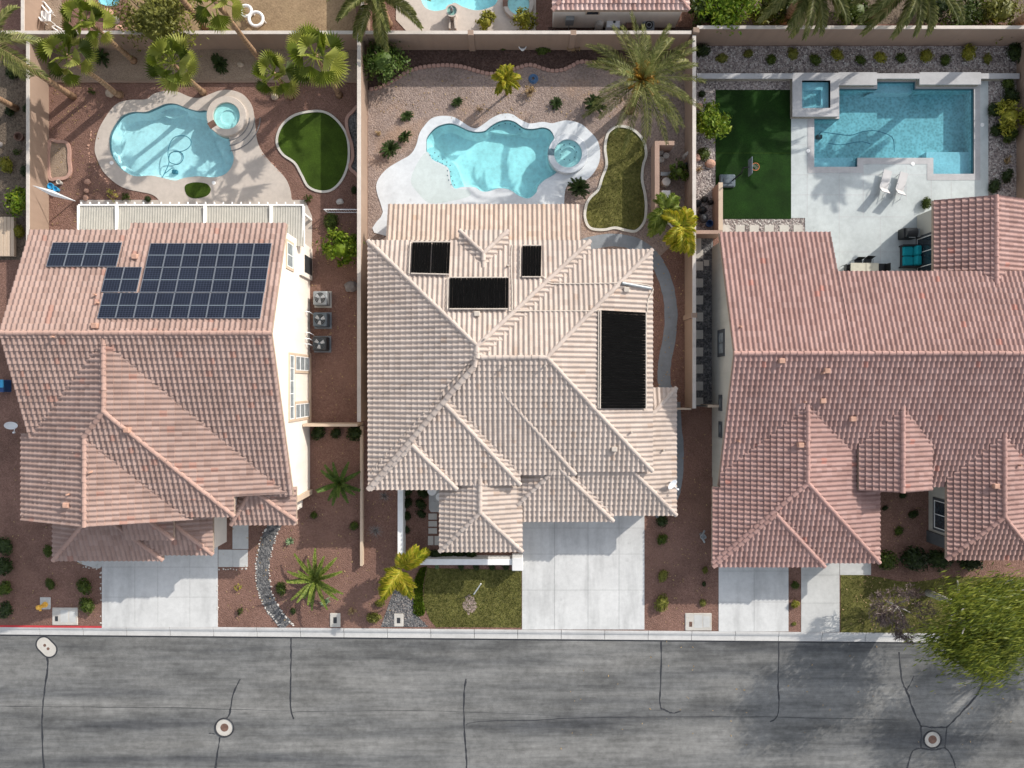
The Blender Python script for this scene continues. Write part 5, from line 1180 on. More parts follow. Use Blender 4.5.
# feathery shade trees over the kerb
def shade_tree(x, y, label, seed, n):
    root = empty('shade_tree', (x, y, 0), label, 'tree', 'feathery trees along the kerb'); random.seed(seed); t = MB()
    t.tube([(x, y, 0), (x + .1, y + .05, 1.4), (x + .3, y + .1, 2.6)], [.24, .19, .16], 10); t.build('trunk', M['bark_pale'], root, True); t = MB()
    for i in range(18):
        a = i * 2.4; q = frand(1.4, 3.0); z = frand(4.8, 7.0); k = [(x + .3, y + .1, 2.4)]
        for f in (.35, .7, 1): k.append((x + .3 + math.cos(a) * q * f + frand(-.2, .2), y + .1 + math.sin(a) * q * f + frand(-.2, .2), 2.4 + (z - 2.4) * f ** .8))
        t.tube(k, [.12, .085, .06, .03], 6)
    t.build('limbs', M['bark_pale'], root, True)
    b = MB(); leaf_cloud(b, (x + .3, y, 5.3), (3.6, 3.4, 2.7), n, .055, 34, 3.2, (-.85, -.42, -.18), seed, -.6, .45); b.build('crown', M['shade'], root)
shade_tree(27.7, -13.9, 'big feathery yellow green tree leaning over the kerb at the lower right', 41, 24000)
shade_tree(36.9, -15.2, 'feathery tree outside the right edge, beyond the bigger feathery tree', 47, 22000)  # unseen tree, placed where its shadow reaches the street
# leafless tree on the front lawn
x, y = W(887, 601); root = empty('bare_tree', (x, y, 0), 'leafless purple brown tree on the lawn beside the feathery tree', 'tree'); random.seed(8); t = MB(); tw = MB()
def grow(p, d, l, r, lv):
    r = max(r, .016); q = p + d * l; (t if lv < 2 else tw).tube([p, p.lerp(q, .5) + Vector((frand(-.04, .04), frand(-.04, .04), .0)), q], [r, r * .8, r * .6], 6 if lv < 2 else 3, lv < 2)
    if lv >= 5: return
    for i in range((5 if lv > 2 else 4 if lv > 1 else 3) if lv else 7):
        a = frand(0, 6.28); n = Vector((math.cos(a), math.sin(a), frand(-.15, .55))); grow(q if i else p.lerp(q, .75), (d * (.75 if lv else .45) + n * (.62 if lv else .9)).normalized(), l * frand(.62, .85), r * .6, lv + 1)
grow(Vector((x, y, 0)), Vector((.03, 0, 1)), 1.15, .085, 0); t.build('trunk', M['bark_pale'], root); tw.build('crown', M['twig_brown'], root)
# low planting
G1 = 'round shrubs in the left front yard'
for a in ((48, 551, 6, 'green', 'round green shrub tucked against the lower left roof corner'), (50, 584, 5.6, 'green', 'small round shrub in open gravel above the yellow hydrant'), (85, 586, 8, 'green', 'upper of two round shrubs beside the left driveway'), (87, 605, 8.6, 'green', 'lower of two round shrubs beside the left driveway')): plant('shrub', 'shrub', *a, G1)
GH = 'hedge shrubs at the left edge'
for a in ((3, 546, 10, 'dark', 'topmost dark hedge shrub at the left edge of the front yard'), (4, 566, 10, 'dark', 'second dark hedge shrub from the top at the left edge'), (5, 588, 8, 'green', 'third hedge shrub from the top at the left edge, paler'), (5, 610, 8.5, 'dark', 'lowest dark hedge shrub at the left edge near the red kerb')): plant('hedge_shrub', 'shrub', *a, GH)
for a in ((238, 587, 4.5, 'flower', 'pale yellow flowering clump between left driveway and stone creek'), (241, 611, 4, 'loose', 'tiny green clump between left driveway and stone creek nearest the kerb'), (281, 589, 7, 'green', 'dark green shrub tucked left of the big green rosette'), (293, 611, 3.5, 'dark', 'small dark clump beside the stone creek near the kerb'), (314, 515, 4, 'green', 'small green clump below the shaded rosette'), (354, 526, 5, 'green', 'dull green clump beside the low cream kerb wall'), (352, 611, 5, 'straw', 'faint dry clump right of the left water meter pad')): plant('shrub', 'shrub', *a)
plant('agave', 'agave', 290, 541, 5, 'agave_pale', 'small pale grey green agave in the red gravel beside the stone creek')
plant('agave', 'agave', 325, 602, 5.5, 'agave_pale', 'bluish agave tucked under the lower edge of the big rosette')
for a in ((318, 433, 8, 'dark', 'left dark shrub below the thin cream cross wall'), (336, 433, 6, 'dark', 'middle smaller shrub below the thin cream cross wall'), (355, 433, 9, 'dark', 'right and largest dark shrub below the thin cream cross wall')): plant('shrub', 'shrub', *a, 'dark shrubs below the cross wall')
plant('shrub', 'shrub', 375, 531, 9, 'twig_grey', 'leafless grey shrub beside the white courtyard wall', 'leafless grey shrubs'); plant('shrub', 'shrub', 384, 496, 7, 'twig_grey', 'smaller leafless grey shrub under the cream roof corner', 'leafless grey shrubs')
plant('shrub', 'shrub', 374, 617, 7, 'olive', 'olive shrub between the yellow palm and the kerb'); plant('shrub', 'shrub', 380, 603, 5, 'olive', 'small olive shrub just below the yellow palm')
for a in ((406.5, 492, 6, 'topmost dark shrub along the inside of the courtyard wall'), (407, 503, 6, 'second dark shrub along the inside of the courtyard wall'), (406, 516, 5.5, 'third dark shrub along the inside of the courtyard wall'), (406, 530, 4.5, 'lowest dark shrub along the inside of the courtyard wall')): plant('shrub', 'shrub', a[0], a[1], a[2], 'dark', a[3], 'courtyard wall shrubs')
for a in ((423, 493, 6, 'topmost of the three dark shrubs beside the courtyard slab'), (421, 504, 6, 'middle of the three dark shrubs beside the courtyard slab'), (421, 514, 5, 'lowest of the three dark shrubs beside the courtyard slab')): plant('shrub', 'shrub', a[0], a[1], a[2], 'dark', a[3], 'courtyard slab shrubs')
for i, xx in enumerate((424, 436, 448, 460, 471)): plant('hedge_shrub', 'shrub', xx, 555, 7, 'dark', ('leftmost', 'second from left', 'middle', 'second from right', 'rightmost')[i] + ' dark hedge shrub above the white front courtyard wall', 'hedge along the courtyard wall')
plant('agave', 'agave', 437, 567, 3, 'agave_pale', 'tiny pale agave at the lawn edge under the courtyard wall')
for i, xx in enumerate((461, 476, 492, 506)): plant('shrub', 'shrub', xx, 566.5, 4, 'dark', ('leftmost', 'second', 'third', 'rightmost')[i] + ' dark clump in the row below the white courtyard wall', 'clumps below the courtyard wall')
for a in ((662, 521, 6.5, 'dark', 'darkest shrub beside the middle driveway, at the roof corner'), (662, 539, 6, 'green', 'second shrub down beside the middle driveway'), (663, 576, 6, 'olive', 'third shrub down beside the middle driveway, olive'), (662, 603, 8.5, 'olive', 'largest speckled shrub beside the middle driveway near the kerb')): plant('shrub', 'shrub', *a, 'shrubs beside the middle driveway')
for a in ((705, 570, 3.6, 'olive', 'upper small clump beside the right driveway'), (704, 584, 2.6, 'dark', 'tiny middle clump beside the right driveway'), (703, 603, 4, 'olive', 'lower small clump beside the right driveway above the pale vault'), (795, 585, 4.5, 'green', 'upper clump in the red strip between the two right driveways'), (795, 604, 4.5, 'gold', 'yellowish clump in the red strip between the two right driveways'), (794, 624, 2.5, 'olive', 'tiny clump in the red strip nearest the kerb')): plant('shrub', 'shrub', *a, 'clumps beside the right driveways')
for a in ((885, 508, 3, 'dark', 'tiny dark clump in the gravel under the small red gable'), (913, 514, 5, 'dark', 'dark clump in the gravel court left of the white window'), (899, 531, 5, 'green', 'green clump in the middle of the gravel court'), (903, 495, 4, 'dark', 'dark clump directly under the small red gable')): plant('shrub', 'shrub', *a, 'clumps in the red house gravel court')
for a in ((887, 560, 9.5, 'green', 'left and brightest clipped ball shrub at the lawn edge'), (915, 559, 12.5, 'dark', 'largest clipped ball shrub at the lawn edge'), (940, 560, 11, 'dark', 'clipped ball shrub right of the largest one'), (970, 562, 10, 'dark', 'dark shrub half hidden behind the feathery tree')): plant('ball_shrub', 'shrub', a[0], a[1], a[2] * 1.15, a[3], a[4], 'clipped balls at the lawn edge', .9)
GB = 'clumps in the rock strip behind the rectangular pool'
od = ('first', 'second', 'third', 'fourth', 'fifth', 'sixth', 'seventh', 'eighth', 'ninth', 'tenth', 'eleventh', 'twelfth')
for i, a in enumerate(((702, 51, 8, 'dark'), (722, 58, 6, 'olive'), (748, 54, 5, 'olive'), (771, 60, 5.5, 'green'), (793, 53.5, 6.5, 'olive'), (815, 59.5, 6.5, 'green'), (836.5, 55, 6.5, 'gold'), (860.5, 60, 5.5, 'green'), (880.5, 57, 6.5, 'gold'), (900.5, 58.5, 5.5, 'green'), (926, 56, 7, 'gold'), (946, 60, 6, 'green'))): plant('shrub', 'shrub', *a, od[i] + ' clump from the left in the rock strip behind the rectangular pool', GB)
for a in ((968, 53, 8, 'gold', 'yellowish clump third from the right end of the rock strip'), (987, 59, 5, 'olive', 'small olive clump second from the right end of the rock strip'), (1016, 52, 10, 'dark', 'large dark shrub in the top right corner of the rock strip')): plant('shrub', 'shrub', *a, GB)
GR = 'shrubs in the bed right of the rectangular pool'
for a in ((1008, 84, 7, 'green', 'topmost green shrub in the bed right of the rectangular pool'), (1010, 97, 8.5, 'dark', 'dark shrub just above the yellow bush in the right bed'), (995, 110, 8, 'dark', 'dark shrub left of the yellow bush in the right bed'), (997, 130, 7, 'dark', 'dark shrub lower left of the yellow bush in the right bed'), (1009, 136, 8, 'green', 'green shrub directly below the yellow bush in the right bed'), (1007, 176, 7, 'dark', 'upper dark ball near the red gable in the right bed'), (995, 186, 7.5, 'dark', 'lower dark ball nearest the red gable in the right bed'), (1007, 160, 5, 'straw', 'dry orange clump in the right bed'), (926, 203, 6, 'green', 'green clump at the corner of the glazed wing')): plant('shrub', 'shrub', *a, GR)
for a in ((704, 154, 7, 'green', 'green clump above the pink boulders beside the turf lawn'), (702, 94, 4, 'dark', 'small dark clump at the top left of the turf lawn'), (699, 170, 4, 'straw', 'dry tuft below the pink boulders beside the turf lawn')): plant('shrub', 'shrub', *a)
GS = 'sago palms around the free form pool'
for a in ((457, 102, 6, 'small sago palm above the left lobe of the free form pool'), (406.5, 116, 6.5, 'upper sago palm left of the free form pool'), (405, 137, 7, 'middle sago palm left of the free form pool'), (390, 149, 10.5, 'large sago palm lowest left of the free form pool'), (556, 103, 7, 'small sago palm above the right lobe of the free form pool'), (595, 105, 11.5, 'large sago palm between the round spa and the feathery date palm'), (579, 188, 12, 'large dark sago palm below the round spa')): plant('sago_palm', 'sago palm', a[0], a[1], a[2], 'sago', a[3], GS)
for a in ((378, 133, 3.5, 'straw', 'brown dry tuft left of the sago palms'), (480, 109, 3.5, 'straw', 'tiny brown tuft above the free form pool'), (574, 48, 7, 'straw', 'straw coloured dry plant against the back wall'), (543, 49, 7, 'green', 'dark green vine clump against the back wall above the yellow palm'), (503, 47, 4, 'green', 'small green sprig on the back wall near the white urn'), (530, 92, 7, 'straw', 'dry yellow frond clump beside the skinny yellow palm')): plant('shrub', 'shrub', *a)
for a in ((101, 57, 9.5, 'sago', 'dark spiky rosette in the tan gravel under the fan palms'), (219, 63, 10, 'sago', 'dark spiky rosette in the tan gravel above the round spa')): plant('spiky_plant', 'rosette plant', *a, 'dark rosettes in the tan gravel')
for a in ((92, 92, 4, 'loose', 'faint green tuft in the red gravel left of the kidney pool'), (113, 196, 6, 'flower', 'yellow and green flowering clump above the patio cover corner'), (126, 197, 5, 'loose', 'green clump in the planting above the patio cover'), (148, 199, 3.5, 'dark', 'small dark clump above the patio cover beam'), (309, 199, 5, 'loose', 'green tuft beside the right end of the patio cover'), (331, 222, 9, 'green', 'dark green shrub below the white fence panel'), (354, 190, 4, 'dark', 'dark clump right of the kidney turf'), (20, 232, 6, 'gold', 'yellow green plant at the left edge below the leafy bush'), (6, 165, 8, 'gold', 'yellow palm like tuft at the left edge'), (25, 171, 6, 'dark', 'dark reddish shrub under the far left wall cap'), (10, 112, 5, 'dark', 'small dark shrub beside the palm trunk stub'), (17, 152, 4, 'loose', 'sparse tuft below the ring shaped pot'), (27, 108, 5, 'dark', 'dark shrub against the far left wall by the trunk stub'), (14, 72, 8, 'dark', 'dark shrub under the queen palm fronds at the left edge')): plant('shrub', 'shrub', *a)

# ---------------------------------------------------------------- stones, pots, equipment
def boulder(px, py, rpx, mat, label, group=None, seed=1, flat=.6):
    r = rpx / 15; x, y = W(px, py); b = MB(); random.seed(seed); bm = bmesh.new(); bmesh.ops.create_icosphere(bm, subdivisions=2, radius=1); s = (frand(.8, 1.2), frand(.7, 1.0))
    b.add([(x + v.co.x * r * s[0] * (1 + .3 * noise.noise(v.co * 1.3 + Vector((seed * 5, 0, 0)))), y + v.co.y * r * s[1] * (1 + .3 * noise.noise(v.co * 1.3 + Vector((seed, 3, 0)))), r * flat * .5 + v.co.z * r * flat * (1 + .3 * noise.noise(v.co * 1.5))) for v in bm.verts], [tuple(v.index for v in f.verts) for f in bm.faces]); bm.free()
    return single('boulder', b, M[mat], (x, y, 0), label, 'rock', group)
for i, a in enumerate(((110.5, 94, 5, 'stone', 'tan boulder left of the kidney pool by a palm foot'), (241, 65, 4, 'stone', 'tan rock in the gravel strip beside the dark rosette'), (340, 202, 3.5, 'stone_white', 'pale stone below the kidney turf'), (88, 182, 3, 'stone_pink', 'upper pinkish stone left of the cream pool deck'), (87, 191, 3, 'stone_pink', 'middle pinkish stone left of the patio cover'), (86, 198, 3, 'stone_pink', 'lower pinkish stone nearest the patio cover corner'), (710, 164, 5.5, 'stone_pink', 'larger pink boulder beside the turf lawn'), (696, 158, 5, 'stone_pink', 'pink boulder touching the side wall beside the turf lawn'), (351.5, 287, 7, 'stone_grey', 'grey slab of stone in the red side yard below the citrus tree'), (699, 107, 4, 'stone_pink', 'pinkish rock behind the small tree on the turf edge'), (275, 97, 4, 'stone', 'tan rock at the foot of the short fan palm'), (120, 30, 5, 'stone_pink', 'pale boulder behind the wall under the olive tree'), (108, 14, 6, 'stone_pink', 'pale boulder beside the teal pond'), (116, 21, 5, 'stone_grey', 'grey boulder below the teal pond'), (92, 8, 5, 'stone_pink', 'pale boulder left of the teal pond'), (1, 145, 3, 'stone_grey', 'dark stone at the left edge'))): boulder(a[0], a[1], a[2], a[3], a[4], None, i + 3)
def ring_bed(pts, label, fill, edge=True):
    p = poly_px(pts, 0, 4); cx = sum(q[0] for q in p) / len(p); cy = sum(q[1] for q in p) / len(p); r = empty('planter_bed', (cx, cy, 0), label, 'planter bed'); b = MB(); n = len(p); i = 0
    MB().sheet(p, .03).build('soil', M[fill], r)
    b.band(p, .2, -.02, .13, True)
    b.build('brick_border', M['brick'], r); return r
ring_bed([(50, 143), (58, 142), (67, 143), (70, 150), (70, 160), (71, 172), (67, 178), (58, 179), (50, 177)], 'empty grey planter bed edged with pink bricks against the far left wall', 'tan_gravel')
ring_bed([(361, 110), (352, 113), (347, 120), (348, 132), (352, 145), (353, 158), (350, 167), (354, 172), (361, 172)], 'curved brick edged bed of dark gravel between the kidney turf and wall', 'dark_rock')
# air conditioners beside the left house
for i, (px, py) in enumerate(((320, 298), (320, 319.5), (319.5, 343.5))):
    x, y = W(px, py, .85); r = empty('air_conditioner', (x, y, 0), ('pale air conditioner with round fan, topmost of three by the white wall', 'middle of three air conditioners beside the white house wall', 'dark air conditioner, lowest of three by the white house wall')[i], 'air conditioner', 'air conditioners beside the left house')
    MB().box(x - .58, x + .55, y - .55, y + .55, -.05, .09).build('pad', M['paver' if i == 0 else 'flag'], r)
    MB().bevbox(x - .46, x + .46, y - .45, y + .45, .09, .86, .05).build('cabinet', M[('grey_metal', 'slate', 'dark_metal')[i]], r)
    b = MB(); b.cyl(x, y, .86, .875, .36, .36, 28); o = b.build('fan_well', M['black'], r); g = MB()
    for q in (.36, .27, .18, .09): g.torus(x, y, .885, q, .012, 24, 5)
    g.cyl(x, y, .876, .91, .08, .07, 12); g.build('fan_grille', M['grey_metal' if i == 0 else 'slate'], r)
    for k in range(3):
        a = k * 2.094 + .4; c, s = math.cos(a), math.sin(a); MB().add([(x + c * .06 - s * .05, y + s * .06 + c * .05, .877), (x + c * .06 + s * .05, y + s * .06 - c * .05, .8785), (x + c * .32 + s * .12, y + s * .32 - c * .12, .8805), (x + c * .32 - s * .12, y + s * .32 + c * .12, .879)], [(0, 1, 2, 3)]).build('fan_blade', M['alu'], r)
# loungers
def lounger(px, py, rot, label):
    x, y = W(px, py, .4); r = empty('sun_lounger', (x, y, 0), label, 'sun lounger', 'white sun loungers on the patio'); c, s = math.cos(rot), math.sin(rot)
    def T(u, v, z): return (x + c * u - s * v, y + s * u + c * v, z)
    w = .27; b = MB(); b.add([T(-w, .95, .34), T(w, .95, .34), T(w, -.25, .36), T(-w, -.25, .36), T(-w, .95, .30), T(w, .95, .30), T(w, -.25, .32), T(-w, -.25, .32)], [(0, 3, 2, 1), (4, 5, 6, 7), (0, 1, 5, 4), (1, 2, 6, 5), (2, 3, 7, 6), (3, 0, 4, 7)]); b.build('seat', M['lounger'], r)
    b = MB(); b.add([T(-w, -.26, .36), T(w, -.26, .36), T(w, -.72, .92), T(-w, -.72, .92), T(-w, -.29, .33), T(w, -.29, .33), T(w, -.75, .89), T(-w, -.75, .89)], [(0, 3, 2, 1), (4, 5, 6, 7), (0, 1, 5, 4), (1, 2, 6, 5), (2, 3, 7, 6), (3, 0, 4, 7)]); b.build('backrest', M['lounger'], r)
    for u in (-w, w):
        b = MB(); b.tube([T(u, .98, .32), T(u, -.9, .30)], .022, 6); b.build('side_rail', M['alu'], r)
        for v in (.8, -.75): MB().tube([T(u, v, .31), T(u * 1.05, v - .08, .03)], .02, 6).build('leg', M['alu'], r)
        MB().tube([T(u, -.30, .55), T(u, .05, .55), T(u, .1, .35)], .018, 6).build('armrest', M['alu'], r)
lounger(885, 184, R(-15), 'left of the two white sun loungers below the rectangular pool'); lounger(901, 186, R(-17), 'right of the two white sun loungers below the rectangular pool')
# outdoor sofa, grill, dining set
x, y = W(911.5, 256, .45); r = empty('outdoor_sofa', (x, y, 0), 'outdoor love seat with four teal cushions beside the sliding door', 'sofa'); MB().bevbox(x - .55, x + .6, y - .72, y + .72, .08, .30, .03).build('frame', M['dark_metal'], r)
for v in (-1, 1):
    MB().bevbox(x - .52, x + .12, y + (.02 if v > 0 else -.64), y + (.64 if v > 0 else -.02), .30, .47, .05).build('seat_cushion', M['teal'], r); MB().bevbox(x + .14, x + .50, y + (.02 if v > 0 else -.64), y + (.64 if v > 0 else -.02), .30, .82, .07).build('back_cushion', M['teal'], r)
    MB().bevbox(x - .62, x + .55, y + v * .70 - .05, y + v * .70 + .05, .05, .58, .02).build('armrest', M['dark_metal'], r)
x, y = W(912.5, 232, .9); r = empty('barbecue_grill', (x, y, 0), 'black barbecue grill standing beside the teal love seat', 'grill'); MB().bevbox(x - .5, x + .4, y - .36, y + .30, .1, .8, .03).build('cabinet', M['black'], r); b = MB()
N = 9; vs = [(xx, y - .03 + .31 * math.cos(math.pi * k / N), .8 + .28 * math.sin(math.pi * k / N)) for xx in (x - .42, x + .30) for k in range(N + 1)]; b.add(vs, [(k, k + 1, N + 2 + k, N + 1 + k) for k in range(N)] + [tuple(range(N, -1, -1)), tuple(range(N + 1, 2 * N + 2))]); b.build('lid', M['dark_metal'], r)
MB().tube([(x - .25, y - .36, .95), (x + .15, y - .36, .95)], .025, 8).build('handle', M['alu'], r); MB().bevbox(x + .32, x + .58, y - .3, y + .25, .74, .80, .015).build('side_shelf', M['grey_metal'], r)
x, y = W(865, 270.5, .74); r = empty('patio_table', (x, y, 0), 'sand topped patio table with black chairs under the red eave', 'table'); MB().bevbox(x - .95, x + .05, y - .5, y + .5, .70, .75, .02).build('table_top', M['canvas'], r); MB().bevbox(x + .06, x + .9, y - .5, y + .5, .70, .752, .02).build('table_top', M['canvas'], r)
for u in (-.85, .8):
    for v in (-.42, .42): MB().tube([(x + u, y + v, .70), (x + u * 1.03, y + v * 1.03, 0)], .025, 6).build('leg', M['dark_metal'], r)
def chair(px, py, rot, label):
    x, y = W(px, py, .6); r = empty('patio_chair', (x, y, 0), label, 'chair', 'black patio chairs'); c, s = math.cos(rot), math.sin(rot)
    def T(u, v, z): return (x + c * u - s * v, y + s * u + c * v, z)
    def slab(a0, a1, b0, b1, z0, z1, dz=0): return MB().add([T(a0, b0, z0), T(a1, b0, z0), T(a1, b1, z0 + dz), T(a0, b1, z0 + dz), T(a0, b0, z1), T(a1, b0, z1), T(a1, b1, z1 + dz), T(a0, b1, z1 + dz)], [(3, 2, 1, 0), (4, 5, 6, 7), (0, 1, 5, 4), (1, 2, 6, 5), (2, 3, 7, 6), (3, 0, 4, 7)])
    slab(-.25, .25, -.24, .24, .41, .45).build('seat', M['black'], r); slab(-.25, .25, .24, .34, .45, .49, .48).build('backrest', M['black'], r)
    for u in (-.24, .24):
        MB().tube([T(u, -.22, .62), T(u, .2, .64)], .02, 6).build('armrest', M['black'], r)
        for v in (-.22, .24): MB().tube([T(u, v, .62 if v < 0 else .44), T(u, v * 1.1, 0)], .018, 6).build('leg', M['black'], r)
chair(859.5, 263, 0, 'left of two black chairs on the far side of the sand table'); chair(869, 262, R(-4), 'right of two black chairs on the far side of the sand table'); chair(849, 268.5, R(90), 'black chair at the left end of the sand table'); chair(882.5, 267.5, R(-90), 'black chair at the right end of the sand table')
# basketball hoop
x, y = W(728, 180.5, .2); r = empty('basketball_hoop', (x, y, 0), 'portable basketball hoop with grey base and orange rim on the turf', 'basketball hoop'); b = MB(); b.bevbox(x - .55, x + .5, y - .42, y + .42, 0, .22, .07); b.bevbox(x - .3, x + .3, y - .2, y + .2, .22, .27, .03); b.build('base', M['slate'], r)
bx_, by_ = W(750, 167, 3.0); MB().tube([(x + .3, y, .2), (x + .42, y + .05, 1.6), (bx_ - .35, by_, 2.85)], .05, 8).build('pole', M['black'], r); MB().tube([(bx_ - .35, by_, 2.85), (bx_ - .03, by_, 3.0)], .035, 6).build('arm', M['black'], r)
o = MB().bevbox(bx_ - .03, bx_ + .03, by_ - .52, by_ + .52, 2.75, 3.4, .01).build('backboard', M['slate'], r); MB().torus(bx_ + .33, by_, 3.05, .23, .018, 24, 6).build('rim', M['orange'], r); n = MB()
for k in range(12): a = k * .5236; n.tube([(bx_ + .33 + .22 * math.cos(a), by_ + .22 * math.sin(a), 3.04), (bx_ + .33 + .12 * math.cos(a + .5), by_ + .12 * math.sin(a + .5), 2.65)], .008, 4)
n.build('net', M['white_paint'], r)
# hydrant, meter pads, manholes
x, y = W(46.5, 603.5); r = empty('fire_hydrant', (x, y, 0), 'yellow fire hydrant on a small concrete pad near the red kerb', 'fire hydrant'); MB().bevbox(x - .42, x + .28, y - .38, y + .42, -.05, .05, .03).build('pad', M['walk'], r)
MB().lathe(x - .05, y - .05, [(.0, .05), (.19, .05), (.19, .1), (.12, .12), (.12, .62), (.16, .64), (.16, .68), (.13, .78), (.05, .86), (0, .87)], 16).build('barrel', M['yellow_paint'], r)
for d in ((-.26, 0), (.2, 0), (0, -.27)): MB().tube([(x - .05, y - .05, .52), (x - .05 + d[0], y - .05 + d[1], .52)], .075, 10).build('outlet', M['yellow_paint'], r)
def vault(q, lids, label, name='utility_vault'):
    p = quadpx(*q); cx = (p[0][0] + p[1][0]) / 2; cy = (p[0][1] + p[2][1]) / 2; r = empty(name, (cx, cy, 0), label, 'utility cover'); MB().bevbox(p[0][0], p[1][0], p[0][1], p[2][1], -.08, .05, .03).build('pad', M['paver'], r)
    for l in lids: z = quadpx(*l[:4]); MB().bevbox(z[0][0], z[1][0], z[0][1], z[2][1], .0, .058, .004).build('lid', M[l[4]], r)
vault((52.5, 607.5, 78, 625), [(55.5, 616, 58.5, 621, 'dark_metal'), (61, 610, 68.5, 622, 'walk'), (70, 611, 76, 622, 'walk')], 'wide pale utility vault pad beside the yellow hydrant')
vault((685, 613, 711.5, 630.5), [(689, 621.5, 692, 626.5, 'iron'), (694, 615, 702, 627.5, 'walk'), (703, 616, 709.5, 627, 'walk')], 'wide pale utility vault pad beside the right driveway')
vault((330, 613, 340.5, 627), [(333.5, 617, 337, 623, 'dark_metal')], 'small pale water meter pad left of the yellow palm', 'meter_box'); vault((394, 613.5, 403.5, 626.5), [(397, 617.5, 400.5, 623, 'dark_metal')], 'small pale water meter pad in the dark stone bed', 'meter_box')
def manhole(px, py, rc, rl, label, square=False):
    x, y = W(px, py, -.1); r = empty('manhole', (x, y, -.1), label, 'manhole', 'manholes in the street'); MB().cyl(x, y, -.16, -.093, rc, rc, 32).build('collar', M['paver'], r); MB().cyl(x, y, -.16, -.088, rl, rl, 24).build('lid', M['iron'], r); MB().torus(x, y, -.094, rc + .05, .055, 36, 6).build('seal_ring', M['seal'], r)
manhole(224.5, 727.5, .56, .27, 'round manhole with rusty lid at the lower left of the street'); manhole(932.5, 739.5, .52, .28, 'round manhole with rusty lid at the lower right of the street')
x, y = W(46.5, 647, -.1); r = empty('valve_cover', (x, y, -.1), 'pale oblong collar with two small lids beside the red kerb', 'manhole'); d = Vector((.7, -.7, 0)).normalized() * .26; q = []
def caps(rr): return [(x + d.x * s + rr * math.cos(a0 + k * math.pi / 10), y + d.y * s + rr * math.sin(a0 + k * math.pi / 10)) for s, a0 in ((1, R(-135)), (-1, R(45))) for k in range(11)]
MB().prism(ccw(caps(.46)), -.16, -.093).build('collar', M['paver'], r); MB().prism(ccw(caps(.56)), -.16, -.0955).build('seal_ring', M['seal'], r)
for s in (-.62, .62): MB().cyl(x + d.x * s, y + d.y * s, -.15, -.088, .10, .10, 14).build('lid', M['iron'], r)
# storage corners and odds and ends
for i, (px, py) in enumerate(((660, 152.5), (666, 156), (661, 160))):
    x, y = W(px, py, .2); b = MB(); b.lathe(x, y, [(.12, 0), (.19, .26), (.20, .30), (.16, .30), (.15, .2), (0, .2)], 16); single('plant_pot', b, M['stone_white'], (x, y, 0), ('upper left', 'right', 'lower left')[i] + ' pale pot of three inside the pink walled corner', 'pot', 'pots in the pink walled corner')
x, y = W(666, 182, .5); b = MB(); b.lathe(x, y, [(.25, 0), (.30, .3), (.24, .6), (.27, .62), (0, .64)], 20); single('round_barrel', b, M['stone_white'], (x, y, 0), 'round cream barrel inside the pink walled corner', 'barrel')
x, y = W(665.5, 197, .5); r = empty('storage_chest', (x, y, 0), 'white storage chest at the lower end of the pink walled corner', 'chest'); MB().bevbox(x - .25, x + .3, y - .4, y + .4, 0, .45, .02).build('chest_body', M['white_paint'], r); MB().bevbox(x - .28, x + .33, y - .43, y + .43, .455, .54, .03).build('lid', M['white_paint'], r)
x, y = W(668, 174, .4); r = empty('garden_bench', (x, y, 0), 'grey bench behind the round cream barrel', 'bench'); MB().bevbox(x - .5, x + .4, y - .12, y + .14, .36, .42, .015).build('seat', M['grey_metal'], r)
for u in (-.4, .3): MB().box(x + u, x + u + .06, y - .1, y + .1, 0, .36).build('leg', M['grey_metal'], r)
x, y = W(671, 226); b = MB(); b.tube([(x - .18, y + .2, .08), (x + .12, y - .16, .08)], .06, 8)
for u, v in ((-.25, .18), (-.14, .28), (.05, -.22), (.2, -.14)): b.lathe(x + u, y + v, [(0, .0), (.08, .04), (.09, .09), (.05, .15), (0, .16)], 10)
single('dog_bone', b, M['white_paint'], (x, y, 0), 'white bone shaped ornament on gravel beside the yellow palm', 'ornament')
for px, py, m, lab in ((686.5, 155, 'stone_white', 'pale garden figure against the side wall by the pink corner'), (684.5, 166, 'black', 'dark garden figure against the side wall by the pink corner')):
    x, y = W(px, py, .4); b = MB(); b.lathe(x, y, [(0, 0), (.2, 0), (.17, .12), (.10, .2), (.17, .4), (.13, .6), (.07, .66), (.12, .76), (.10, .88), (0, .92)], 14); single('garden_statue', b, M[m], (x, y, 0), lab, 'statue')
random.seed(3)
for i, (px, py, s) in enumerate(((698, 203, .28), (705, 199, .25), (703, 210, .3), (700, 216, .22), (711, 202, .2))):
    x, y = W(px, py, .3); b = MB(); core(b, (x, y, .2), (s, s * .9, .26), i + 4); core(b, (x + .05, y, .45), (.07, .07, .07), i); single('trash_bag', b, M['black'], (x, y, 0), 'lumpy black bag heaped inside the tan walled corner', 'bag', 'black bags in the tan walled corner')
x, y = W(703, 219, .5); r = empty('charcoal_grill', (x, y, 0), 'round black kettle grill inside the tan walled corner', 'grill'); MB().lathe(x, y, [(0, .4), (.2, .45), (.3, .62), (.31, .66), (.26, .8), (.12, .9), (0, .92)], 20).build('kettle', M['dark_metal'], r)
for k in range(3): a = k * 2.094; MB().tube([(x + .15 * math.cos(a), y + .15 * math.sin(a), .46), (x + .3 * math.cos(a), y + .3 * math.sin(a), 0)], .015, 6).build('leg', M['alu'], r)
x, y = W(709.5, 223.5, .4); b = MB(); b.lathe(x, y, [(0, 0), (.17, 0), (.21, .42), (.23, .43), (.23, .47), (.19, .47), (.17, .1), (0, .1)], 20); single('bucket', b, M['navy'], (x, y, 0), 'dark blue bucket in the tan walled corner', 'bucket')
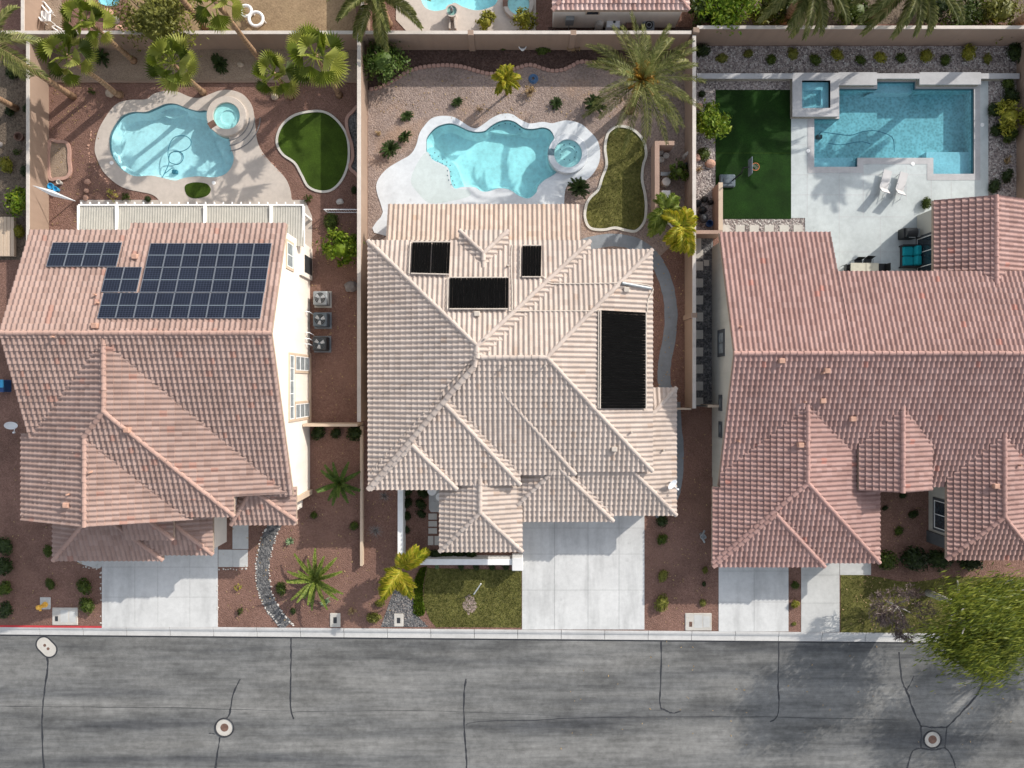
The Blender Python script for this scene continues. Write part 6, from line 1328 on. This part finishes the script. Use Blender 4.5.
x, y = W(522.5, 46.5, .4); b = MB(); b.lathe(x, y, [(.10, 0), (.14, .05), (.10, .12), (.22, .42), (.27, .46), (.22, .48), (.16, .30), (0, .28)], 20); single('urn', b, M['white_paint'], (x, y, 0), 'white urn on the mulch against the back wall', 'urn')
x, y = W(533, 79); b = MB()
for k in range(4): b.torus(x + frand(-.02, .02), y + frand(-.02, .02), .03 + k * .035, .30 - k * .055, .028, 26, 6)
single('hose_coil', b, M['hose_blue'], (x, y, 0), 'coiled blue garden hose on the pebbles beside the skinny palm', 'hose')
for i, (px, py, m, s) in enumerate(((50.5, 186, 'skyblue', .2), (58.5, 182, 'stone_white', .15), (55.5, 189, 'skyblue', .16))):
    x, y = W(px, py, .3); b = MB(); b.lathe(x, y, [(s * .7, 0), (s, .3), (s * 1.06, .33), (s * .85, .33), (s * .8, .22), (0, .22)], 16); single('plant_pot', b, M[m], (x, y, 0), ('bright blue pot below the brick edged bed at far left', 'white pot below the brick edged bed at far left', 'smaller blue pot beside the white shade panel')[i], 'pot', 'pots below the brick edged bed')
x, y = W(474, 594); single('tree_stake', MB().tube([(x, y, 0), (*W(481, 583.5, 1.2), 1.25)], [.045, .035], 8), M['white_paint'], (x, y, 0), 'leaning white stake in the bark patch on the front lawn', 'stake')
for px, py, s, lab in ((432, 491, .3, 'round white table in the courtyard beside the cream eave'), (440, 497, .28, 'second round white table tucked under the courtyard eave')):
    x, y = W(px, py, .7); r = empty('bistro_table', (x, y, 0), lab, 'table'); MB().cyl(x, y, .68, .72, s, s, 24).build('table_top', M['white_paint'], r); MB().cyl(x, y, .04, .68, .03, .03, 8).build('pedestal', M['white_metal'], r); MB().cyl(x, y, 0, .04, .2, .18, 16).build('foot', M['white_metal'], r)
x, y = W(19.5, 137, .2); b = MB(); b.lathe(x, y, [(.2, 0), (.28, .3), (.31, .33), (.24, .33), (.2, .12), (0, .12)], 18); single('plant_pot', b, M['iron'], (x, y, 0), 'brown ring shaped pot near the left edge', 'pot')
x, y = W(4, 238, .3); r = empty('wooden_platform', (x, y, 0), 'weathered wooden platform at the left edge below the leafy bush', 'platform')
for k in range(6): MB().bevbox(x - .75 + k * .24, x - .53 + k * .24, y - 1.2, y + 1.4, .1, .32 + (k % 2) * .003, .01).build('plank', M['trim'], r)
x, y = W(1, 386, .6); r = empty('storage_bin', (x, y, 0), 'sky blue lidded bin at the left edge beside the house', 'bin'); MB().bevbox(x - .4, x + .25, y - .4, y + .4, 0, .7, .04).build('bin_body', M['navy'], r); MB().bevbox(x - .42, x + .27, y - .1, y + .42, .705, .78, .03).build('lid', M['skyblue'], r)
# behind the top wall
x, y = W(613.5, 23, .8); r = empty('air_conditioner', (x, y, 0), 'white equipment cabinet with one dark port behind the back wall', 'air conditioner'); MB().bevbox(x - .45, x + .42, y - .3, y + .35, .08, .85, .03).build('cabinet', M['white_metal'], r); MB().cyl(x + .05, y + .05, .85, .865, .09, .09, 14).build('port', M['dark_metal'], r)
x, y = W(600, 22.5, .8); b = MB(); b.lathe(x, y, [(0, 0), (.26, 0), (.28, .5), (.22, .85), (.08, .95), (0, .97)], 20); single('pool_filter', b, M['stone_white'], (x, y, 0), 'cream pool filter tank beside the white cabinet behind the wall', 'filter tank')
x, y = W(631, 24, .6); r = empty('equipment_box', (x, y, 0), 'brown equipment box behind the back wall', 'box'); MB().bevbox(x - .3, x + .3, y - .25, y + .25, 0, .6, .03).build('box_body', M['iron'], r); MB().bevbox(x - .33, x + .33, y - .28, y + .28, .6, .66, .02).build('lid', M['iron'], r)
x, y = W(649, 25, .8); r = empty('air_conditioner', (x, y, 0), 'dark blue grey air conditioner right of the brown box behind the wall', 'air conditioner'); MB().bevbox(x - .36, x + .36, y - .34, y + .34, .05, .8, .04).build('cabinet', M['flag'], r); MB().cyl(x, y, .8, .815, .27, .27, 20).build('fan_well', M['black'], r); MB().torus(x, y, .82, .16, .02).build('fan_grille', M['alu'], r)
x, y = W(570, 17.5, 1.2); r = empty('electric_box', (x, 23.6, 0), 'grey electric box on the rose tiled house wall', 'electric box'); MB().bevbox(x - .28, x + .25, 23.45, 23.735, .8, 1.5, .03).build('box_body', M['grey_metal'], r); MB().tube([(x, 23.65, .8), (x, 23.65, 0)], .03, 6).build('conduit', M['grey_metal'], r)
x, y = W(452, 12, .6); r = empty('water_feature', (x, y, 0), 'round pedestal water feature beside the neighbour pool', 'fountain'); MB().lathe(x, y, [(.3, 0), (.25, .3), (.36, .75), (.42, .8), (.33, .8), (.28, .68), (0, .66)], 24).build('bowl', M['deck_cream'], r); MB().sheet(circle(x, y, .32), .76).build('water', M['water_spa'], r); MB().lathe(x, y, [(.08, .66), (.12, .95), (.05, 1.2), (0, 1.25)], 14).build('spout', M['grey_metal'], r)
MB().band(smooth_open(WP([(449, 14), (450, 22), (450, 31)]), 3), .10, .0, .35).build('rill_edge', M['deck_cream'], r); MB().band(smooth_open(WP([(456, 14), (455, 22), (456, 31)]), 3), .10, .0, .35).build('rill_edge', M['deck_cream'], r)
for px, py, s, lab in ((246, 11, .36, 'left white ring shaped garden sculpture behind the back wall'), (256, 19, .46, 'right white ring shaped garden sculpture behind the back wall')):
    x, y = W(px, py, .5); b = MB(); b.torus(x, y, .5, s, .10, 26, 8); b.tube([(x - s, y, .5), (x - s, y, 0)], .05, 6); b.tube([(x + s, y, .5), (x + s, y, 0)], .05, 6); single('ring_sculpture', b, M['white_paint'], (x, y, 0), lab, 'sculpture')
x, y = W(45, 15.5, .6); r = empty('side_table', (x, y, 0), 'square white side table on the neighbour paving at top left', 'table'); MB().bevbox(x - .32, x + .32, y - .35, y + .35, .5, .55, .02).build('table_top', M['white_paint'], r)
for u in (-.26, .26):
    for v in (-.28, .28): MB().tube([(x + u, y + v, .5), (x + u, y + v, 0)], .025, 6).build('leg', M['white_paint'], r)
for i, (a, c) in enumerate((((33, 12), (42, 21)), ((37, 1), (49, 14)), ((49, 25), (59, 32)))):
    p0, p1 = W(*a, .4), W(*c, .9); x, y = p0; b = MB(); b.tube([(*p0, .05), (*p1, 1.0)], [.06, .06], 4); b.tube([(p0[0] + .25, p0[1] + .1, .05), (p1[0] + .25, p1[1] + .1, 1.0)], [.05, .05], 4); b.tube([(p0[0] + .05, p0[1], .2), (p0[0] + .3, p0[1] + .1, .2)], .04, 4); b.tube([(p1[0] - .02, p1[1], .9), (p1[0] + .27, p1[1] + .1, .9)], .04, 4)
    single('folded_chair', b, M['white_paint'], (x, y, 0), ('upright white folded chair left of the white side table', 'white folded chair above the white side table', 'white folded chair lying nearest the back wall')[i], 'chair', 'folded chairs at top left')

# leaf litter blown over the gravel
random.seed(77); b = MB()
for q, n in ((quadpx(8, 440, 100, 622), 130), (quadpx(222, 440, 360, 620), 260), (quadpx(366, 500, 398, 620), 60), (quadpx(648, 420, 712, 625), 150), (quadpx(312, 220, 358, 420), 110), (quadpx(52, 84, 100, 225), 140), (quadpx(370, 76, 680, 118), 220), (quadpx(882, 500, 926, 575), 70), (quadpx(842, 576, 950, 630), 160), (quadpx(655, 230, 684, 400), 90), (quadpx(560, 640, 1020, 760), 60)):
    zz = -.09 if q[0][1] < -17 else .03
    for x, y in inpoly(q, n):
        a = frand(0, 6.28); r = frand(.035, .09); c, t = math.cos(a) * r, math.sin(a) * r; b.add([(x - c, y - t, zz), (x + t * .45, y - c * .45, zz + frand(.0, .03)), (x + c, y + t, zz + frand(0, .04)), (x - t * .45, y + c * .45, zz)], [(0, 1, 2, 3)])
stuff('leaf_litter', b, M['straw'])
# ---------------------------------------------------------------- light, sky, camera
az, el = R(39.5), R(28.5)
sv = Vector((math.cos(el) * math.cos(az), math.cos(el) * math.sin(az), math.sin(el)))      # towards the sun
sun = bpy.data.lights.new('sun', 'SUN'); sun.energy = 2.7; sun.angle = R(.55); sun.color = (1.0, .94, .86)
so_ = bpy.data.objects.new('sun', sun); C.objects.link(so_); so_.location = sv * 80; so_.rotation_euler = (-sv).to_track_quat('-Z', 'Y').to_euler()
w = bpy.data.worlds.new('World'); scene.world = w; w.use_nodes = True; nt = w.node_tree
sky = nt.nodes.new('ShaderNodeTexSky'); sky.sky_type = 'NISHITA'; sky.sun_disc = False; sky.sun_elevation = el; sky.sun_rotation = math.atan2(sv.x, sv.y); sky.dust_density = 1.5; sky.ozone_density = .8
hs = nt.nodes.new('ShaderNodeHueSaturation'); hs.inputs['Saturation'].default_value = .42; nt.links.new(sky.outputs[0], hs.inputs['Color']); nt.links.new(hs.outputs[0], nt.nodes['Background'].inputs[0]); nt.nodes['Background'].inputs[1].default_value = .15
cam = bpy.data.cameras.new('camera'); co = bpy.data.objects.new('camera', cam); C.objects.link(co); scene.camera = co
co.location = (0, 0, H); co.rotation_euler = (0, 0, 0); cam.sensor_width = 36; cam.lens = 36 * F / 1024; cam.clip_end = 1000
vs = scene.view_settings; vs.view_transform = 'Standard'; vs.look = 'None'; vs.gamma = 1; vs.use_curve_mapping = False; vs.exposure = 0.78
scene.cycles.use_denoising = True
try: scene.cycles.denoiser = 'OPENIMAGEDENOISE'; scene.cycles.denoising_input_passes = 'RGB_ALBEDO_NORMAL'
except Exception: pass
scene.cycles.max_bounces = 6; scene.cycles.transparent_max_bounces = 8
